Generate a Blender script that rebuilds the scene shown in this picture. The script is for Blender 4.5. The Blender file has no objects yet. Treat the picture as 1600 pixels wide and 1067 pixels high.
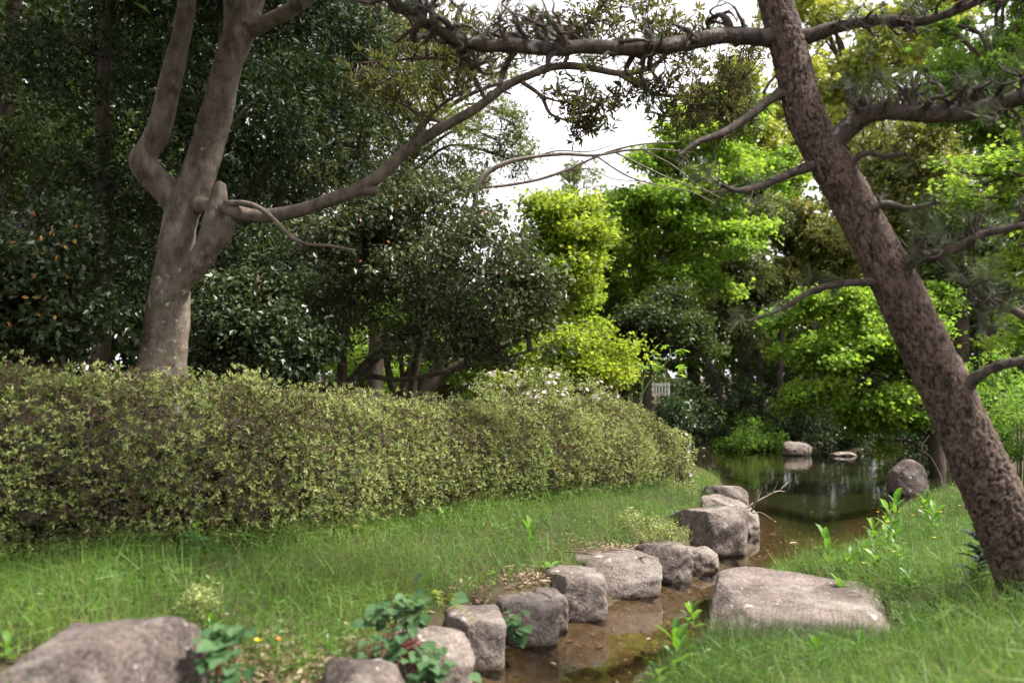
import bpy, bmesh, math, random
import numpy as np
from mathutils import Vector, Matrix

# ------------------------------------------------------------------ camera, sky, sun, exposure
SC = bpy.context.scene
F = 1333.0                      # focal length in photo pixels (photo 1600 wide)
CAMZ = 1.3
PITCH = math.atan(106.5 / F)
cam_d = bpy.data.cameras.new('camera')
cam_d.sensor_width = 36.0
cam_d.lens = 36.0 * F / 1600.0
cam_d.clip_end = 2000.0
cam_d.clip_start = 0.05
cam_d.dof.use_dof = True
cam_d.dof.focus_distance = 8.5
cam_d.dof.aperture_fstop = 1.5
cam = bpy.data.objects.new('camera', cam_d)
SC.collection.objects.link(cam)
cam.location = (0, 0, CAMZ)
cam.rotation_euler = (math.pi / 2 + PITCH, 0, 0)
SC.camera = cam

SUN_EL, SUN_AZ = 56.0, 96.0     # azimuth clockwise from +Y (view direction) towards +X (right)
world = bpy.data.worlds.new('World')
SC.world = world
world.use_nodes = True
wn, wl = world.node_tree.nodes, world.node_tree.links
bg = wn['Background']
sky = wn.new('ShaderNodeTexSky')
sky.sky_type = 'NISHITA'
sky.sun_disc = False
sky.sun_elevation = math.radians(SUN_EL)
sky.sun_rotation = math.radians(SUN_AZ)
sky.air_density = 1.0
sky.dust_density = 3.0
tc = wn.new('ShaderNodeTexCoord')
cl = wn.new('ShaderNodeTexNoise'); cl.inputs['Scale'].default_value = 2.2; cl.inputs['Detail'].default_value = 5
wl.new(tc.outputs['Generated'], cl.inputs['Vector'])
ccol = wn.new('ShaderNodeValToRGB')
ccol.color_ramp.elements[0].position = .3; ccol.color_ramp.elements[0].color = (7.9, 7.5, 7.7, 1)
ccol.color_ramp.elements[1].position = .7; ccol.color_ramp.elements[1].color = (9.8, 9.3, 9.5, 1)
wl.new(cl.outputs['Fac'], ccol.inputs['Fac'])
mx = wn.new('ShaderNodeMix'); mx.data_type = 'RGBA'
mx.inputs['Factor'].default_value = .86
wl.new(sky.outputs['Color'], mx.inputs[6]); wl.new(ccol.outputs['Color'], mx.inputs[7])
wl.new(mx.outputs[2], bg.inputs['Color'])
bg.inputs['Strength'].default_value = 0.075

sun_d = bpy.data.lights.new('sun', 'SUN')
sun_d.energy = 4.2
sun_d.angle = math.radians(8.0)
sun_d.color = (1.0, .95, .86)
sun = bpy.data.objects.new('sun', sun_d)
SC.collection.objects.link(sun)
_e, _a = math.radians(SUN_EL), math.radians(SUN_AZ)
_sd = Vector((math.sin(_a) * math.cos(_e), math.cos(_a) * math.cos(_e), math.sin(_e)))
sun.rotation_euler = _sd.to_track_quat('Z', 'Y').to_euler()

SC.view_settings.view_transform = 'Standard'
SC.view_settings.look = 'None'
SC.view_settings.gamma = 1.0
SC.view_settings.use_curve_mapping = False
SC.view_settings.exposure = 1.6
SC.render.engine = 'CYCLES'
SC.cycles.max_bounces = 7
SC.cycles.diffuse_bounces = 3
SC.cycles.glossy_bounces = 3
SC.cycles.transmission_bounces = 4
SC.cycles.transparent_max_bounces = 6
SC.cycles.use_denoising = True
SC.cycles.sample_clamp_indirect = 6.0
SC.cycles.caustics_reflective = False
SC.cycles.caustics_refractive = False

# ------------------------------------------------------------------ numeric helpers
RNG = np.random.default_rng(7)
random.seed(7)
_cp, _sp = math.cos(PITCH), math.sin(PITCH)


def ray(px, py):
    dx = (px - 800.0) / F
    dz = -(py - 533.5) / F
    return np.array([dx, _cp - dz * _sp, _sp + dz * _cp])


def W(px, py, d):
    """the place seen at photo pixel (px, py), d metres ahead"""
    r = ray(px, py)
    r = r * (d / r[1])
    return np.array([r[0], r[1], r[2] + CAMZ])


def G(px, py, z=0.0):
    """the place seen at photo pixel (px, py) at height z"""
    r = ray(px, py)
    r = r * ((z - CAMZ) / r[2])
    return np.array([r[0], r[1], z])


def norm(v):
    return v / np.maximum(np.linalg.norm(v, axis=-1, keepdims=True), 1e-9)


def sstep(a, b, x):
    t = np.clip((x - a) / (b - a), 0, 1)
    return t * t * (3 - 2 * t)


def _hash(ix, iy, iz, seed):
    h = (ix.astype(np.int64) * 374761393 + iy.astype(np.int64) * 668265263 + iz.astype(np.int64) * 2147483647 + seed * 974711) & 0xFFFFFFFF
    h = ((h ^ (h >> 13)) * 1274126177) & 0xFFFFFFFF
    h = ((h ^ (h >> 16)) * 2246822519) & 0xFFFFFFFF
    return ((h ^ (h >> 15)) & 0xFFFFFF) / float(0xFFFFFF)


def vnoise(P, seed=0):
    """value noise in [-1, 1] at points P (n, 3)"""
    P = np.asarray(P, float)
    I = np.floor(P)
    f = P - I
    f = f * f * (3 - 2 * f)
    I = I.astype(np.int64)
    r = 0
    for a in (0, 1):
        wa = f[:, 0] if a else 1 - f[:, 0]
        for b in (0, 1):
            wb = f[:, 1] if b else 1 - f[:, 1]
            for c in (0, 1):
                wc = f[:, 2] if c else 1 - f[:, 2]
                r = r + wa * wb * wc * _hash(I[:, 0] + a, I[:, 1] + b, I[:, 2] + c, seed)
    return r * 2 - 1


def fbm(P, octaves=4, seed=0):
    r, a, s, t = 0, 1.0, 1.0, 0
    for o in range(octaves):
        r = r + a * vnoise(np.asarray(P) * s + o * 17.3, seed + o)
        t += a
        a *= .5
        s *= 2.03
    return r / t


def rvec(n):
    return norm(RNG.normal(size=(n, 3)))


def catmull(P, n):
    """resample a polyline of any dimension to n points on a smooth curve"""
    P = np.asarray(P, float)
    Q = np.vstack([2 * P[0] - P[1], P, 2 * P[-1] - P[-2]])
    m = len(P) - 1
    t = np.linspace(0, m, n)
    i = np.minimum(t.astype(int), m - 1)
    f = (t - i)[:, None]
    a, b, c, d = Q[i], Q[i + 1], Q[i + 2], Q[i + 3]
    return .5 * (2 * b + (c - a) * f + (2 * a - 5 * b + 4 * c - d) * f ** 2 + (3 * b - a - 3 * c + d) * f ** 3)


# ------------------------------------------------------------------ mesh helpers
def tmesh(name, V, T, smooth=False, **attrs):
    V = np.asarray(V, np.float32)
    T = np.asarray(T, np.int32)
    me = bpy.data.meshes.new(name)
    me.vertices.add(len(V))
    me.vertices.foreach_set('co', V.ravel())
    k = T.shape[1]
    me.loops.add(T.size)
    me.loops.foreach_set('vertex_index', T.ravel())
    me.polygons.add(len(T))
    me.polygons.foreach_set('loop_start', np.arange(0, T.size, k, dtype=np.int32))
    me.polygons.foreach_set('loop_total', np.full(len(T), k, np.int32))
    me.polygons.foreach_set('use_smooth', np.full(len(T), smooth, bool))
    for a, v in attrs.items():
        at = me.attributes.new(a, 'FLOAT', 'POINT')
        at.data.foreach_set('value', np.asarray(v, np.float32))
    me.update(calc_edges=True)
    me.validate()
    return me


def world_loc(o):
    l = np.zeros(3)
    while o is not None:
        l += np.array(o.location)
        o = o.parent
    return l


def put(name, me, mat=None, parent=None, kind=None):
    o = bpy.data.objects.new(name, me)
    SC.collection.objects.link(o)
    if mat is not None and len(me.materials) == 0:
        me.materials.append(mat)
    if parent is not None:
        o.parent = parent
    if kind:
        o['kind'] = kind
    return o


def part(name, V, T, mat, parent=None, smooth=False, kind=None, **attrs):
    """one mesh object from world-space vertices"""
    V = np.asarray(V, float)
    if parent is not None:
        V = V - world_loc(parent)
    return put(name, tmesh(name, V, T, smooth, **attrs), mat, parent, kind)


def thing(name, label, cat, loc, group=None):
    o = bpy.data.objects.new(name, None)
    SC.collection.objects.link(o)
    o.empty_display_size = .1
    o.location = tuple(float(v) for v in loc)
    o['label'] = label
    o['category'] = cat
    if group:
        o['group'] = group
    return o


def tag(o, label, cat, group=None):
    o['label'] = label
    o['category'] = cat
    if group:
        o['group'] = group
    return o


class Acc:
    """collects pieces of one mesh"""
    def __init__(s):
        s.V, s.T, s.A, s.n = [], [], [], 0

    def add(s, V, T, a=None):
        V = np.asarray(V, float)
        s.V.append(V)
        s.T.append(np.asarray(T) + s.n)
        s.A.append(np.zeros(len(V)) if a is None else np.broadcast_to(a, (len(V),)))
        s.n += len(V)

    def get(s):
        return np.vstack(s.V), np.vstack(s.T), np.concatenate(s.A)

    def part(s, name, mat, parent=None, smooth=False, kind=None):
        V, T, A = s.get()
        return part(name, V, T, mat, parent, smooth, kind, tint=A)


def tube_rings(P, R, sides):
    P = np.asarray(P, float)
    R = np.asarray(R, float)
    t = np.gradient(P, axis=0)
    t = norm(t)
    u = np.zeros_like(P)
    ref = np.array([0, 0, 1.0]) if abs(t[0][2]) < .8 else np.array([0, 1.0, 0])
    cur = norm(np.cross(t[0], ref))
    for i in range(len(P)):
        cur = norm(cur - t[i] * np.dot(cur, t[i]))
        u[i] = cur
    v = np.cross(t, u)
    th = np.linspace(0, 2 * np.pi, sides, endpoint=False)
    D = u[:, None, :] * np.cos(th)[None, :, None] + v[:, None, :] * np.sin(th)[None, :, None]
    V = P[:, None, :] + D * R[:, None, None]
    return V, D


def grid_tris(n, m, cap=True):
    i = np.arange(n - 1)[:, None] * m
    j = np.arange(m)[None, :]
    a = (i + j).ravel()
    b = (i + (j + 1) % m).ravel()
    T = np.vstack([np.column_stack([a, b, b + m]), np.column_stack([a, b + m, a + m])])
    if cap:
        e = (n - 1) * m
        k = np.arange(1, m - 1)
        T = np.vstack([T, np.column_stack([np.zeros(m - 2, int), k + 1, k]), np.column_stack([np.full(m - 2, e), e + k, e + k + 1])])
    return T


def tube(P, R, sides=6, n=None, rough=0.0, seed=0, freq=6.0):
    P = np.asarray(P, float)
    R = np.asarray(R, float)
    if n:
        Q = catmull(np.column_stack([P, R]), n)
        P, R = Q[:, :3], np.maximum(Q[:, 3], 1e-4)
    V, D = tube_rings(P, R, sides)
    S = V.reshape(-1, 3)
    if rough:
        S = S + D.reshape(-1, 3) * (fbm(S * freq, 3, seed) * rough)[:, None] * np.repeat(R, sides)[:, None]
    return S, grid_tris(len(P), sides)


# leaf templates: (u along, v across, w up) and triangles
TPL = {
    'leaf': (np.array([[0, 0, 0], [.45, .5, .06], [1, 0, -.04], [.45, -.5, .06]]), np.array([[0, 2, 1], [0, 3, 2]])),
    'oval': (np.array([[0, 0, 0], [.3, .42, .06], [.68, .42, .05], [1, 0, -.1], [.68, -.42, .05], [.3, -.42, .06]]),
             np.array([[0, 2, 1], [0, 3, 2], [0, 4, 3], [0, 5, 4]])),
    'blade': (np.array([[0, .5, 0], [0, -.5, 0], [.4, .42, .05], [.4, -.42, .05], [.75, .3, .0], [.75, -.3, .0], [1, 0, -.17]]),
              np.array([[0, 1, 3], [0, 3, 2], [2, 3, 5], [2, 5, 4], [4, 5, 6]])),
    'maple': (np.array([[0, 0, 0], [.28, .52, .02], [.42, .2, 0.03], [.74, .46, -.02], [.66, .12, .03], [1.05, 0, -.08],
                        [.66, -.12, .03], [.74, -.46, -.02], [.42, -.2, .03], [.28, -.52, .02]]),
              np.array([[0, 2, 1], [0, 4, 3], [0, 6, 5], [0, 5, 4], [0, 7, 6], [0, 9, 8]])),
    'strip': (np.array([[0, .5, 0], [0, -.5, 0], [.55, .36, .05], [.55, -.36, .05], [1, 0, -.14]]), np.array([[0, 1, 3], [0, 3, 2], [2, 3, 4]])),
    'needle': (np.array([[0, .5, 0], [0, -.5, 0], [1, 0, -.05]]), np.array([[0, 1, 2]])),
}


def leaf_geo(P, A, N, L, Wd, tpl):
    t, tr = TPL[tpl]
    A = norm(A)
    B = norm(np.cross(N, A))
    N = np.cross(A, B)
    n = len(P)
    L = np.broadcast_to(L, (n,))
    Wd = np.broadcast_to(Wd, (n,))
    V = (P[:, None, :] + A[:, None, :] * (t[None, :, 0, None] * L[:, None, None])
         + B[:, None, :] * (t[None, :, 1, None] * Wd[:, None, None]) + N[:, None, :] * (t[None, :, 2, None] * L[:, None, None]))
    T = (tr[None] + (np.arange(n) * len(t))[:, None, None]).reshape(-1, 3)
    return V.reshape(-1, 3), T, len(t)


def leaves(name, P, A, N, L, Wd, tint, tpl, mat, parent, kind='stuff', smooth=False):
    V, T, k = leaf_geo(P, A, N, L, Wd, tpl)
    return part(name, V, T, mat, parent, smooth, kind, tint=np.repeat(np.broadcast_to(tint, (len(P),)), k))


# ------------------------------------------------------------------ materials
def mat_new(name):
    m = bpy.data.materials.new(name)
    m.use_nodes = True
    nt = m.node_tree
    return m, nt.nodes, nt.links, nt.nodes['Principled BSDF'], nt.nodes['Material Output']


def ramp(n, stops):
    r = n.new('ShaderNodeValToRGB')
    e = r.color_ramp.elements
    while len(e) < len(stops):
        e.new(.5)
    for i, (p, c) in enumerate(stops):
        e[i].position = p
        e[i].color = (*c, 1)
    return r


def leaf_mat(name, stops, trans=.4, rough=.45, tcol=1.6, spec=.4):
    m, n, l, b, out = mat_new(name)
    a = n.new('ShaderNodeAttribute'); a.attribute_name = 'tint'
    r = ramp(n, stops)
    l.new(a.outputs['Fac'], r.inputs['Fac'])
    l.new(r.outputs['Color'], b.inputs['Base Color'])
    b.inputs['Roughness'].default_value = rough
    b.inputs['Specular IOR Level'].default_value = spec
    tr = n.new('ShaderNodeBsdfTranslucent')
    g = n.new('ShaderNodeMix'); g.data_type = 'RGBA'; g.blend_type = 'MULTIPLY'; g.inputs['Factor'].default_value = 1
    g.inputs[7].default_value = (tcol * 1.08, tcol * 1.05, tcol * .75, 1)
    l.new(r.outputs['Color'], g.inputs[6])
    l.new(g.outputs[2], tr.inputs['Color'])
    mxs = n.new('ShaderNodeMixShader'); mxs.inputs['Fac'].default_value = trans
    l.new(b.outputs['BSDF'], mxs.inputs[1]); l.new(tr.outputs['BSDF'], mxs.inputs[2])
    l.new(mxs.outputs['Shader'], out.inputs['Surface'])
    return m


def bark_mat(name, c1, c2, spots=None, scale=6.0, bump=.4, stretch=.35, rough=.9, tint=False, spot_amt=.62):
    m, n, l, b, out = mat_new(name)
    tcn = n.new('ShaderNodeTexCoord')
    mp = n.new('ShaderNodeMapping'); mp.inputs['Scale'].default_value = (1, 1, stretch)
    l.new(tcn.outputs['Object'], mp.inputs['Vector'])
    nz = n.new('ShaderNodeTexNoise'); nz.inputs['Scale'].default_value = scale; nz.inputs['Detail'].default_value = 8; nz.inputs['Roughness'].default_value = .65
    l.new(mp.outputs['Vector'], nz.inputs['Vector'])
    r = ramp(n, [(.34, c1), (.64, c2)])
    if tint:
        a = n.new('ShaderNodeAttribute'); a.attribute_name = 'tint'
        mm = n.new('ShaderNodeMath'); mm.operation = 'MULTIPLY_ADD'; mm.inputs[1].default_value = .55
        l.new(a.outputs['Fac'], mm.inputs[0]); 
        m2 = n.new('ShaderNodeMath'); m2.operation = 'MULTIPLY'; m2.inputs[1].default_value = .55
        l.new(nz.outputs['Fac'], m2.inputs[0]); l.new(m2.outputs[0], mm.inputs[2])
        l.new(mm.outputs[0], r.inputs['Fac'])
    else:
        l.new(nz.outputs['Fac'], r.inputs['Fac'])
    col = r.outputs['Color']
    for i, (sc, thr, c) in enumerate(spots or []):
        n2 = n.new('ShaderNodeTexNoise'); n2.inputs['Scale'].default_value = sc; n2.inputs['Detail'].default_value = 5; n2.inputs['Roughness'].default_value = .6
        n2.noise_dimensions = '4D'; n2.inputs['W'].default_value = i * 3.7 + 1
        l.new(tcn.outputs['Object'], n2.inputs['Vector'])
        rr = ramp(n, [(thr, (0, 0, 0)), (thr + .07, (1, 1, 1))])
        l.new(n2.outputs['Fac'], rr.inputs['Fac'])
        mm = n.new('ShaderNodeMix'); mm.data_type = 'RGBA'
        l.new(rr.outputs['Color'], mm.inputs['Factor'])
        l.new(col, mm.inputs[6]); mm.inputs[7].default_value = (*c, 1)
        col = mm.outputs[2]
    l.new(col, b.inputs['Base Color'])
    b.inputs['Roughness'].default_value = rough
    b.inputs['Specular IOR Level'].default_value = .25
    nf = n.new('ShaderNodeTexNoise'); nf.inputs['Scale'].default_value = scale * 5; nf.inputs['Detail'].default_value = 5
    l.new(mp.outputs['Vector'], nf.inputs['Vector'])
    hs_ = n.new('ShaderNodeMath'); hs_.operation = 'MULTIPLY_ADD'; hs_.inputs[1].default_value = .35
    l.new(nf.outputs['Fac'], hs_.inputs[0]); l.new(nz.outputs['Fac'], hs_.inputs[2])
    bp = n.new('ShaderNodeBump'); bp.inputs['Strength'].default_value = bump; bp.inputs['Distance'].default_value = .02
    l.new(hs_.outputs[0], bp.inputs['Height'])
    l.new(bp.outputs['Normal'], b.inputs['Normal'])
    return m


def stone_mat(name, c1, c2, lichen=.66, moss=.64):
    m, n, l, b, out = mat_new(name)
    tcn = n.new('ShaderNodeTexCoord')
    nz = n.new('ShaderNodeTexNoise'); nz.inputs['Scale'].default_value = 3.5; nz.inputs['Detail'].default_value = 9; nz.inputs['Roughness'].default_value = .7
    l.new(tcn.outputs['Object'], nz.inputs['Vector'])
    r = ramp(n, [(.38, c1), (.62, c2)])
    l.new(nz.outputs['Fac'], r.inputs['Fac'])
    sp = n.new('ShaderNodeTexNoise'); sp.inputs['Scale'].default_value = 60; sp.inputs['Detail'].default_value = 5
    l.new(tcn.outputs['Object'], sp.inputs['Vector'])
    sr = ramp(n, [(.28, (.45, .43, .42)), (.5, (1, 1, 1)), (.72, (1.75, 1.7, 1.65))])
    l.new(sp.outputs['Fac'], sr.inputs['Fac'])
    mu = n.new('ShaderNodeMix'); mu.data_type = 'RGBA'; mu.blend_type = 'MULTIPLY'; mu.inputs['Factor'].default_value = 1
    l.new(r.outputs['Color'], mu.inputs[6]); l.new(sr.outputs['Color'], mu.inputs[7])
    col = mu.outputs[2]
    for w, sc, thr, wd, c in ((3.0, 2.6, lichen - .10, .16, (.25, .225, .20)), (1.0, 7.0, lichen - .035, .05, (.40, .38, .35)), (5.0, 22.0, lichen - .01, .03, (.38, .35, .33)), (9.0, 4.0, moss, .1, (.055, .06, .022))):
        n2 = n.new('ShaderNodeTexNoise'); n2.noise_dimensions = '4D'; n2.inputs['W'].default_value = w
        n2.inputs['Scale'].default_value = sc; n2.inputs['Detail'].default_value = 6; n2.inputs['Roughness'].default_value = .65
        l.new(tcn.outputs['Object'], n2.inputs['Vector'])
        rr = ramp(n, [(thr, (0, 0, 0)), (thr + wd, (.8, .8, .8))])
        l.new(n2.outputs['Fac'], rr.inputs['Fac'])
        mm = n.new('ShaderNodeMix'); mm.data_type = 'RGBA'
        l.new(rr.outputs['Color'], mm.inputs['Factor']); l.new(col, mm.inputs[6]); mm.inputs[7].default_value = (*c, 1)
        col = mm.outputs[2]
    ge = n.new('ShaderNodeNewGeometry'); sx = n.new('ShaderNodeSeparateXYZ'); l.new(ge.outputs['Position'], sx.inputs[0])
    wz = n.new('ShaderNodeMath'); wz.operation = 'MULTIPLY_ADD'; wz.inputs[1].default_value = .06; l.new(nz.outputs['Fac'], wz.inputs[0]); l.new(sx.outputs['Z'], wz.inputs[2])
    wet = ramp(n, [(.045, (.42, .40, .36)), (.085, (1, 1, 1))]); l.new(wz.outputs[0], wet.inputs['Fac'])
    wm = n.new('ShaderNodeMix'); wm.data_type = 'RGBA'; wm.blend_type = 'MULTIPLY'; wm.inputs['Factor'].default_value = 1
    l.new(col, wm.inputs[6]); l.new(wet.outputs['Color'], wm.inputs[7]); col = wm.outputs[2]
    l.new(col, b.inputs['Base Color'])
    b.inputs['Roughness'].default_value = .88
    b.inputs['Specular IOR Level'].default_value = .3
    ad = n.new('ShaderNodeMath'); ad.operation = 'MULTIPLY_ADD'; ad.inputs[1].default_value = .35
    l.new(sp.outputs['Fac'], ad.inputs[0]); l.new(nz.outputs['Fac'], ad.inputs[2])
    bp = n.new('ShaderNodeBump'); bp.inputs['Strength'].default_value = 1.0; bp.inputs['Distance'].default_value = .02
    l.new(ad.outputs[0], bp.inputs['Height']); l.new(bp.outputs['Normal'], b.inputs['Normal'])
    return m


def plain_mat(name, c, rough=.7, c2=None, scale=20):
    m, n, l, b, out = mat_new(name)
    if c2:
        tcn = n.new('ShaderNodeTexCoord')
        nz = n.new('ShaderNodeTexNoise'); nz.inputs['Scale'].default_value = scale; nz.inputs['Detail'].default_value = 5
        l.new(tcn.outputs['Object'], nz.inputs['Vector'])
        r = ramp(n, [(.35, c), (.65, c2)])
        l.new(nz.outputs['Fac'], r.inputs['Fac']); l.new(r.outputs['Color'], b.inputs['Base Color'])
    else:
        b.inputs['Base Color'].default_value = (*c, 1)
    b.inputs['Roughness'].default_value = rough
    return m


M = {}
M['evergreen'] = leaf_mat('evergreen_leaf', [(0, (.008, .016, .005)), (.6, (.018, .034, .009)), (1, (.038, .058, .013))], .3, .5, 1.6, .25)
M['evergreen_olive'] = leaf_mat('olive_leaf', [(0, (.018, .030, .007)), (.6, (.040, .066, .014)), (1, (.085, .115, .024))], .35, .45, 1.7)
M['camellia'] = leaf_mat('camellia_leaf', [(0, (.016, .028, .009)), (.5, (.036, .056, .020)), (.975, (.070, .095, .034)), (.99, (.42, .17, .02)), (1, (.40, .10, .03))], .2, .4, 1.5, .35)
M['camellia_grey'] = leaf_mat('grey_camellia_leaf', [(0, (.026, .036, .014)), (.5, (.055, .072, .030)), (1, (.10, .12, .05))], .24, .4, 1.6, .35)
M['yellowed'] = leaf_mat('yellowed_leaf', [(0, (.30, .10, .02)), (1, (.38, .24, .03))], .35, .45, 1.3)
M['machilus'] = leaf_mat('long_leaf', [(0, (.045, .055, .018)), (.6, (.085, .095, .03)), (1, (.15, .14, .05))], .45, .45, 1.7, .3)
M['maple_bright'] = leaf_mat('bright_maple_leaf', [(0, (.090, .170, .022)), (.5, (.155, .255, .034)), (1, (.26, .35, .05))], .5, .5, 1.7, .25)
M['maple_yellow'] = leaf_mat('yellow_maple_leaf', [(0, (.10, .17, .018)), (.5, (.18, .25, .026)), (1, (.29, .33, .04))], .5, .5, 1.6, .25)
M['maple_green'] = leaf_mat('green_maple_leaf', [(0, (.058, .125, .021)), (.5, (.11, .205, .031)), (1, (.19, .29, .046))], .48, .5, 1.6, .25)
M['gold'] = leaf_mat('golden_leaf', [(0, (.15, .20, .035)), (.5, (.28, .33, .058)), (1, (.42, .41, .09))], .4, .5, 1.5)
M['bronze'] = leaf_mat('bronze_leaf', [(0, (.085, .11, .026)), (.8, (.20, .215, .05)), (1, (.28, .19, .055))], .35, .5, 1.5)
M['sage'] = leaf_mat('sage_leaf', [(0, (.06, .08, .025)), (.6, (.125, .155, .045)), (1, (.22, .25, .065))], .35, .5, 1.5)
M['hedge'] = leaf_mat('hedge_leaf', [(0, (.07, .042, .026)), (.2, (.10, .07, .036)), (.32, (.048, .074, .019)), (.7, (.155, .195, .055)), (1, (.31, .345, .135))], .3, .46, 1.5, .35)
M['undergrowth'] = leaf_mat('undergrowth_leaf', [(0, (.015, .032, .010)), (.6, (.035, .065, .018)), (1, (.06, .10, .028))], .3, .4, 1.5)
M['grass'] = leaf_mat('grass_blade', [(0, (.038, .085, .015)), (.5, (.088, .175, .029)), (.9, (.17, .26, .055)), (1, (.22, .20, .08))], .4, .5, 1.4, .3)
M['heart'] = leaf_mat('heart_leaf', [(0, (.035, .085, .03)), (1, (.070, .135, .055))], .25, .6, 1.5, .2)
M['dock'] = leaf_mat('broad_leaf', [(0, (.06, .15, .02)), (1, (.13, .25, .03))], .42, .4, 1.6, .45)
M['glossy'] = leaf_mat('glossy_dark_leaf', [(0, (.02, .05, .02)), (1, (.045, .09, .035))], .2, .22, 1.5, .7)
M['yellow_fern'] = leaf_mat('fern_leaf', [(0, (.17, .22, .02)), (1, (.32, .33, .03))], .4, .5, 1.4)
M['needle'] = leaf_mat('pine_needle', [(0, (.03, .05, .02)), (.7, (.07, .10, .04)), (.93, (.11, .13, .05)), (1, (.26, .14, .06))], .25, .5, 1.3)
M['petal'] = leaf_mat('white_petal', [(0, (.58, .48, .60)), (1, (.78, .72, .80))], .35, .5, 1.0)
M['litter'] = leaf_mat('dry_leaf', [(0, (.10, .06, .04)), (.6, (.26, .17, .12)), (1, (.42, .31, .23))], .15, .7, 1.2)
M['bark_smooth'] = bark_mat('smooth_bark', (.060, .049, .040), (.185, .152, .126),
                            [(3.2, .585, (.055, .042, .034)), (9, .65, (.28, .25, .21)), (5.5, .63, (.10, .105, .055)), (55, .62, (.04, .032, .027))], 9, .8, .5)
M['bark_lichen'] = bark_mat('lichen_bark', (.085, .068, .052), (.19, .155, .125),
                            [(4.0, .56, (.075, .085, .04)), (11, .585, (.36, .35, .31)), (40, .62, (.03, .025, .02))], 16, .7, .5)
M['bark_pine'] = bark_mat('pine_bark', (.012, .009, .007), (.118, .083, .068), [(18, .64, (.24, .20, .19)), (40, .67, (.36, .32, .31))], 26, .8, .5, tint=True)
M['bark_limb'] = bark_mat('pine_limb_bark', (.02, .016, .014), (.09, .07, .06), [(7, .58, (.26, .24, .23))], 22, .8, .6)
M['bark_dark'] = bark_mat('dark_bark', (.028, .022, .017), (.085, .066, .05), None, 10, .5)
M['bark_mid'] = bark_mat('brown_bark', (.06, .044, .033), (.15, .115, .088), None, 10, .5)
M['bark_pale'] = bark_mat('pale_branch_bark', (.10, .085, .07), (.25, .21, .18), None, 14, .4)
M['twig'] = bark_mat('twig_bark', (.09, .062, .045), (.20, .145, .11), None, 20, .3)
M['stone'] = stone_mat('grey_stone', (.072, .057, .050), (.160, .131, .118), .64, .66)
M['stone_dark'] = stone_mat('dark_stone', (.050, .039, .035), (.115, .092, .082), .66, .64)
M['stone_pale'] = stone_mat('pale_stone', (.095, .078, .067), (.19, .16, .14), .64, .72)
M['stem_red'] = plain_mat('reddish_stem', (.16, .05, .04), .6)
M['stem_green'] = plain_mat('green_stem', (.12, .20, .04), .6)
M['paint_white'] = plain_mat('white_paint', (.75, .74, .72), .6, (.55, .54, .5), 8)
M['flower_yellow'] = plain_mat('yellow_petal', (.75, .50, .02), .6)
M['flower_orange'] = plain_mat('orange_petal', (.75, .16, .02), .6)
# ------------------------------------------------------------------ the setting: ground and water
LEFT_PX = [(700, 1067), (745, 1045), (785, 1028), (825, 1008), (862, 985), (930, 966), (985, 940), (1030, 915), (1060, 895), (1100, 876),
           (1143, 852), (1163, 812), (1160, 787), (1135, 765), (1110, 748), (1080, 735), (1040, 718), (1000, 704)]
RIGHT_PX = [(1470, 702), (1520, 706), (1540, 716), (1545, 735), (1520, 752), (1470, 766), (1440, 775), (1400, 795), (1375, 826), (1330, 858),
            (1280, 884), (1200, 896), (1140, 920), (1110, 955), (1102, 990), (1045, 1020), (1000, 1048), (980, 1067)]
L_ = np.array([G(*p)[:2] for p in LEFT_PX]); L_[:13, 0] -= .10
R_ = np.array([G(*p)[:2] for p in RIGHT_PX])
WPOLY = np.vstack([[(-1.3, 1.0), (-.80, 2.4), (-.50, 3.3)], L_, R_, [(.30, 3.2), (-.1, 2.2), (-.4, 1.0)]])


def water_sd(x, y):
    """signed distance to the water's edge, positive on land"""
    x = np.asarray(x, float); y = np.asarray(y, float)
    d = np.full(x.shape, 1e9)
    ins = np.zeros(x.shape, bool)
    n = len(WPOLY)
    for i in range(n):
        ax, ay = WPOLY[i]; bx, by = WPOLY[(i + 1) % n]
        ex, ey = bx - ax, by - ay
        t = np.clip(((x - ax) * ex + (y - ay) * ey) / (ex * ex + ey * ey + 1e-12), 0, 1)
        d = np.minimum(d, np.hypot(x - ax - t * ex, y - ay - t * ey))
        c = (ay > y) != (by > y)
        ins ^= c & (x < ex * (y - ay) / (ey if abs(ey) > 1e-9 else 1e-9) + ax)
    return np.where(ins, -d, d)


def terr(x, y):
    x = np.asarray(x, float); y = np.asarray(y, float)
    s = water_sd(x, y)
    xc = np.interp(y, [1, 3, 4, 6, 8, 12, 20, 28], [-.9, -.1, .2, 1.2, 2.0, 4.5, 8.5, 11])
    left = .22 * sstep(0.02, .16, s) + .17 * sstep(.2, 1.7, s) + .25 * sstep(3, 9, s)
    right = .10 * sstep(0, .5, s) + .24 * sstep(.4, 2.4, s) + 1.0 * sstep(2.5, 9, s)
    wl_ = sstep(-.25, .25, xc - x)
    far = sstep(15, 22, y)
    right = right * (1 - .5 * (1 - sstep(.85, 1.2, np.hypot((x - 1.72) / .66, (y - 5.3) / .9))))
    out = left * wl_ + right * (1 - wl_)
    out = out * (1 - far) + far * (.30 * sstep(0, .8, s) + 1.2 * sstep(2, 14, s))
    out = out + 3.0 * sstep(22, 60, s)
    pond = sstep(8, 13, y)
    dep = -.13 * sstep(0, .35, -s) - pond * .45 * sstep(.2, 2.5, -s)
    P = np.column_stack([x.ravel(), y.ravel(), np.zeros(x.size)])
    nz = (fbm(P * 1.3, 3, 3) * .035 + fbm(P * 7, 2, 5) * .012).reshape(x.shape)
    return np.where(s > 0, out + nz * sstep(.05, .6, s), dep + nz * .5 * sstep(.1, .5, -s)) + 0.0


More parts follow.
